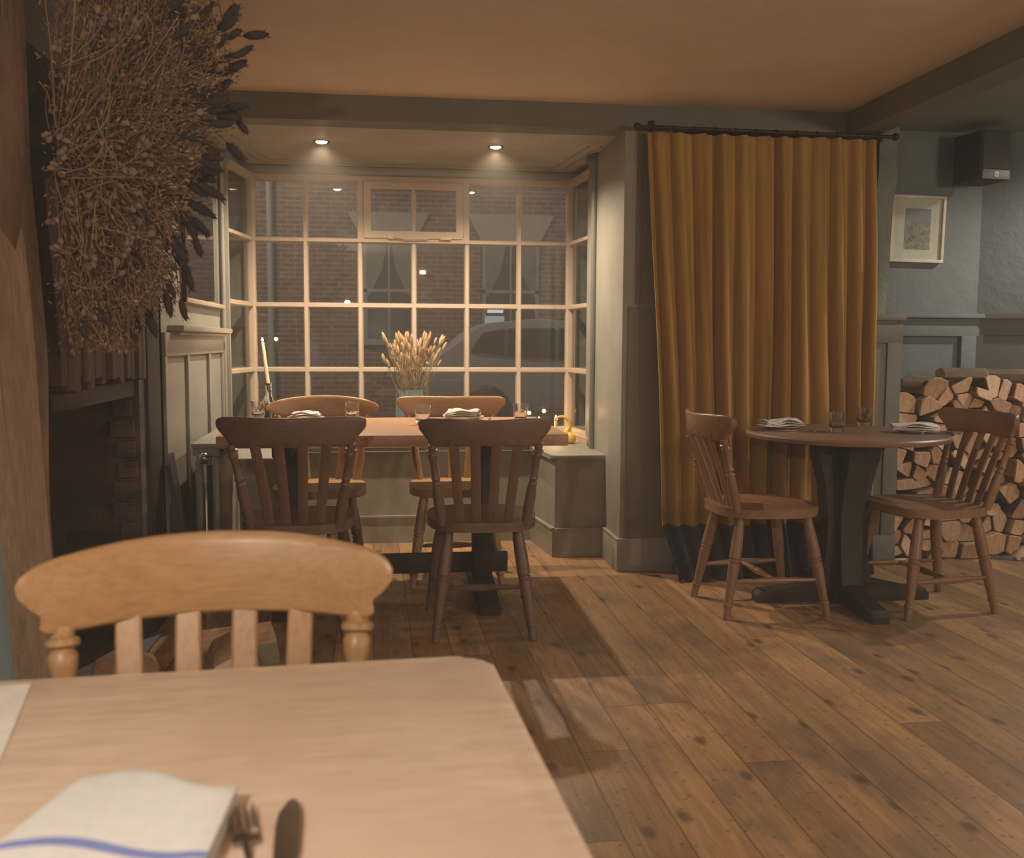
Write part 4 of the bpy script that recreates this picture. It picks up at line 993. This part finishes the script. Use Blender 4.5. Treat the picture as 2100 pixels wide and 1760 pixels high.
while tries < 9000:
    tries += 1; x, z = rnd.uniform(2.685, 3.68), rnd.uniform(.035, 1.0); dm = rnd.choice((.062, .072, .086, .100))
    if z > top_z(x)+.01: continue
    if all(math.hypot(x-a, (z-b_)*1.08) > max(dm, d_)*.98 if d_ > dm else math.hypot(x-a, (z-b_)*1.08) > dm for a, b_, d_ in seeds): seeds.append((x, z, dm))
seeds = [(a, b_) for a, b_, d_ in seeds]
rows_of = {}
for i, q in enumerate(sorted(range(len(seeds)), key=lambda k: seeds[k][1])): pass
ORD = ['first', 'second', 'third', 'fourth', 'fifth', 'sixth', 'seventh', 'eighth', 'ninth', 'tenth', 'eleventh', 'twelfth', 'thirteenth', 'fourteenth', 'fifteenth', 'sixteenth']
for i, q in enumerate(seeds): rows_of.setdefault(int(q[1]/.09), []).append(i)
GL = 'split logs in the firewood stack'
for i, s in enumerate(seeds):
    poly = [(2.655, 0.003), (3.72, 0.003), (3.72, 1.06), (2.655, 1.06)]
    for j, q in enumerate(seeds):
        if i == j or abs(q[0]-s[0])+abs(q[1]-s[1]) > .4: continue
        mx, mz = (s[0]+q[0])/2, (s[1]+q[1])/2; a, b_ = q[0]-s[0], q[1]-s[1]; Ln = math.hypot(a, b_); poly = clip(poly, a, b_, a*mx+b_*mz-Ln*.0025)
        if len(poly) < 3: break
    # keep outer logs from growing
    for ang in range(0, 360, 30): poly = clip(poly, cos(R(ang)), sin(R(ang)), cos(R(ang))*s[0]+sin(R(ang))*s[1]+.070)
    if len(poly) < 3: continue
    if rnd.random() < .62:      # drop a corner so the pieces read as wedges
        an = rnd.uniform(0, 2*pi); poly = clip(poly, cos(an), sin(an), cos(an)*s[0]+sin(an)*s[1]+rnd.uniform(.008, .030))
    poly = [(p[0]-s[0], p[1]-s[1]) for p in poly]
    if len(poly) < 3: continue
    em = LOGM[rnd.choice((0, 0, 1, 1, 2))]
    ybk = 5.13 if s[0] < 3.15 else 5.13-(s[0]-3.15)*.44-.03
    y = 4.87+rnd.uniform(-.03, .035)-(max(0, s[0]-3.3))*.35
    o = finish('split_log', log_mesh(poly, max(.14, min(.25, ybk-y)), rnd, em), [em, M['bark'], LOGM[2]], smooth=30, loc=(s[0], y, s[1]))
    tone = {LOGM[0]: 'tan', LOGM[1]: 'pale', LOGM[2]: 'brown'}[em]
    tag(o, '%s split log, %s from the left in the %s row up of the firewood stack' % (tone, ORD[sorted(rows_of[int(s[1]/.09)], key=lambda k: seeds[k][0]).index(i)], ORD[int(s[1]/.09)]), 'log', GL)
# long pieces lying across the top of the stack
for k, (x, z_, L, rz, r_) in enumerate(((3.30, 1.0, .34, 74, .06), (3.08, .985, .28, 98, .048), (2.86, .955, .22, 84, .038))):
    pts = [(r_*cos(a)*rnd.uniform(.8, 1.15), r_*.75*sin(a)*rnd.uniform(.8, 1.15)) for a in [2*pi*q/7 for q in range(7)]]
    o = finish('split_log', log_mesh(pts, L, rnd, None), [LOGM[0], M['bark'], M['bark']], loc=(x+L/2*sin(R(rz)), 4.96, top_z(x)+.035+r_*.5)); o.rotation_euler = (0, 0, R(rz))
    tag(o, ['long bark-covered log lying sideways on top of the stack, right', 'dark log lying sideways on top of the stack, middle', 'thin dark log lying sideways on top of the stack, left'][k], 'log', GL)
# logs in the fireplace
pale_end = paint('pale_sawn_wood', (.72, .56, .43), .85, .15, 40, .3)
for k, (x, y, z_, s, rz, lab) in enumerate(((-.74, 2.74, .14, .12, 12, 'large pale log on the hearth, seen through the left of the foreground chair'), (-.64, 3.16, .13, .12, -70, 'grey-barked log lying on the hearth behind the foreground chair slats'), (-.445, 2.78, .20, .075, 10, 'pale split log standing on end by the hearth'))):
    pts = [(s*cos(a)*rnd.uniform(.8, 1.1), s*.9*sin(a)*rnd.uniform(.85, 1.1)) for a in [2*pi*q/8 for q in range(8)]]
    o = finish('hearth_log', log_mesh(pts, .26, rnd, None), [pale_end, LOGM[2] if k != 1 else plain('grey_bark', (.19, .165, .12), .9), LOGM[2]], loc=(x, y, z_)); o.rotation_euler = (0, 0, R(rz)); tag(o, lab, 'log')

# ------------------------------------------------------------------ hanging dried flowers on the left
fl = thing('dried_flower_bunch', 'huge hanging bunch of dried flowers and grasses on the timber by the fireplace', 'dried flowers', (-.74, 2.80, 1.60))
fm = [plain('dried_brown_stem', (.24, .15, .095), .9), plain('dried_ochre', (.40, .27, .145), .9), plain('dried_rust', (.30, .15, .10), .9), plain('dark_plume', (.055, .045, .044), .95), plain('pale_pod', (.26, .185, .13), .9)]
rnd = random.Random(42)
XR = [(-.62, .0), (-.43, .05), (-.31, .16), (-.12, .23), (.08, .30), (.30, .37), (.5, .31), (.72, .24)]
def xr(z):
    for (a, p), (b_, q) in zip(XR, XR[1:]):
        if z <= b_: return p+(q-p)*max(0, (z-a)/(b_-a))
    return XR[-1][1]
def inside(bias=1.0):
    z = rnd.uniform(-.34, .70) if rnd.random() < .93 else rnd.uniform(-.46, -.3); r_ = xr(z)*.86; x = -.12+(r_+.12)*rnd.random()**bias; return Vector((x, rnd.gauss(0, .085), z))
tips = []
for mi, cnt in ((0, 520), (1, 300), (2, 330)):
    bm = B()
    for k in range(cnt):
        tp = inside(.8); L_ = rnd.uniform(.10, .34); a_ = math.atan2(tp.z-.05, .16+max(0, tp.x)*.6)+rnd.gauss(0, .32); root = Vector((max(-.13, tp.x-cos(a_)*L_*.8), tp.y*.6+.03, tp.z-sin(a_)*L_))
        mid = (root+tp)/2+Vector((rnd.gauss(0, .028), rnd.uniform(-.02, .02), rnd.gauss(.012, .025))); pts = []
        for q in range(6):
            u = q/5; pts.append(root*(1-u)**2+mid*2*u*(1-u)+tp*u*u)
        pts = [Vector((p.x, p.y, min(.715, p.z))) for p in pts]
        tube(bm, pts, rnd.uniform(.0009, .0019), 4); tips.append((pts[-1], pts[-1]-pts[-2], mi))
    finish(['brown_stems', 'ochre_stems', 'rust_stems'][mi], bm, fm[mi], fl)['kind'] = 'stuff'
# soft filler of tiny bracts, thickest inside
for mi, cnt, nm in ((0, 9000, 'brown_bracts'), (2, 4200, 'rust_bracts'), (1, 2800, 'ochre_bracts')):
    bm = B()
    for k in range(cnt):
        c = inside(.95); c.z = min(c.z, .70); s = rnd.uniform(.004, .010); fl_d = Vector((c.x+.10, 0, c.z-.02)).normalized()
        d = (fl_d+Vector((rnd.uniform(-1, 1), rnd.uniform(-1, 1), rnd.uniform(-1, 1)))*1.5).normalized(); e = d.cross(Vector((rnd.uniform(-1, 1), 1, rnd.uniform(-1, 1)))).normalized()*s*.32; c2 = c+d*s*2
        bm.faces.new([bm.verts.new(c-e*.4), bm.verts.new(c+d*s-e), bm.verts.new(c2), bm.verts.new(c+d*s+e)])
    finish(nm, bm, fm[mi], fl, smooth=0)['kind'] = 'stuff'
pods = []
for k in range(3):
    bm = B(); lathe(bm, [(.002, 0), (.0055, .004), (.0075, .011), (.006, .018), (.0075, .020), (.002, .021)], 9); pods.append(finish('seed_pod', bm, (fm[4], fm[1], fm[0])[k], fl))
cand = [t_ for t_ in tips if t_[2] != 0]; rnd.shuffle(cand)
for k, (p, d, mi) in enumerate(cand[:90]):
    o = pods[k] if k < 3 else pods[k % 3].copy()
    if k >= 3: COL.objects.link(o); o.parent = fl; s = rnd.uniform(.7, 1.2); o.scale = (s, s, s)
    aim(o, p, d)
pl = [finish('dark_plume', plume(.060, .0105, 60+k, 60), fm[3], fl) for k in range(3)]
spots = [(Vector((x, y, z)), Vector((cos(R(a_)), -.1, sin(R(a_))))) for x, y, z, a_ in ((.20, -.03, -.11, -65), (.215, -.02, -.15, -70), (.19, .0, -.24, -75), (.175, -.02, -.32, -75), (.33, 0, .17, -50), (.30, .02, .11, -45), (.35, .03, .40, 5), (.24, -.04, .03, -20))]
for k in range(70):
    z = rnd.uniform(-.38, .42) if k > 20 else rnd.uniform(.15, .44); r_ = xr(z)
    x = r_-rnd.random()**1.5*.16; a_ = math.atan2(z-.12, .30)*1.25-R(6)+R(rnd.uniform(-14, 14))
    spots.append((Vector((x-.03, rnd.uniform(-.12, .05), z)), Vector((cos(a_), rnd.uniform(-.3, .3), sin(a_)))))
bm = B()
for k, (p, d) in enumerate(spots):
    o = pl[k] if k < 3 else pl[k % 3].copy()
    if k >= 3: COL.objects.link(o); o.parent = fl; s = rnd.uniform(.85, 1.25); o.scale = (s, s, s*rnd.uniform(.85, 1.2))
    aim(o, p, d); a = p-d.normalized()*rnd.uniform(.1, .16)+Vector((-.03, 0, rnd.uniform(-.02, .04))); tube(bm, [a, (a+p)/2+Vector((0, 0, .008)), p], .0012, 4)
finish('plume_stems', bm, fm[0], fl)['kind'] = 'stuff'
# curled paler branches with pod clusters, most of them drooping
bm = B(); pods_at = []
for k in range(36):
    z = rnd.uniform(-.30, .32); p = Vector((rnd.uniform(-.08, .04), rnd.uniform(-.16, -.08), z)); a_ = R(rnd.uniform(-120, -10) if z < .2 else rnd.uniform(20, 80)); turn = rnd.uniform(-.28, .22); pts = [p.copy()]
    for q in range(8):
        p = p+Vector((cos(a_), rnd.uniform(-.1, .1), sin(a_)))*rnd.uniform(.012, .024); a_ += turn; turn += rnd.uniform(-.12, .12)
        if p.x > xr(p.z)-.01 or p.x < -.13: break
        pts.append(p.copy())
    if len(pts) < 4: continue
    tube(bm, pts, [.0019*(1-.5*q/len(pts)) for q in range(len(pts))], 5)
    for q in (-1, -2): b0 = pts[q-1]; d = (pts[q]-pts[q-1]).normalized()+Vector((rnd.uniform(-.8, .8), -.3, rnd.uniform(-.8, .8))); e_ = b0+d.normalized()*.022; tube(bm, [b0, e_], .0012, 4); pods_at.append((e_, d))
    pods_at.append((pts[-1], pts[-1]-pts[-2]))
finish('curled_branches', bm, plain('curled_branch', (.31, .21, .125), .9), fl)['kind'] = 'stuff'
bm = B()
for p, d in pods_at:
    lathe(bm, [(.002, 0), (.0055, .004), (.0078, .011), (.006, .018), (.0022, .021)], 8, Matrix.Translation(p) @ Vector((0, 0, 1)).rotation_difference(d.normalized()).to_matrix().to_4x4())
finish('pod_clusters', bm, fm[4], fl)['kind'] = 'stuff'
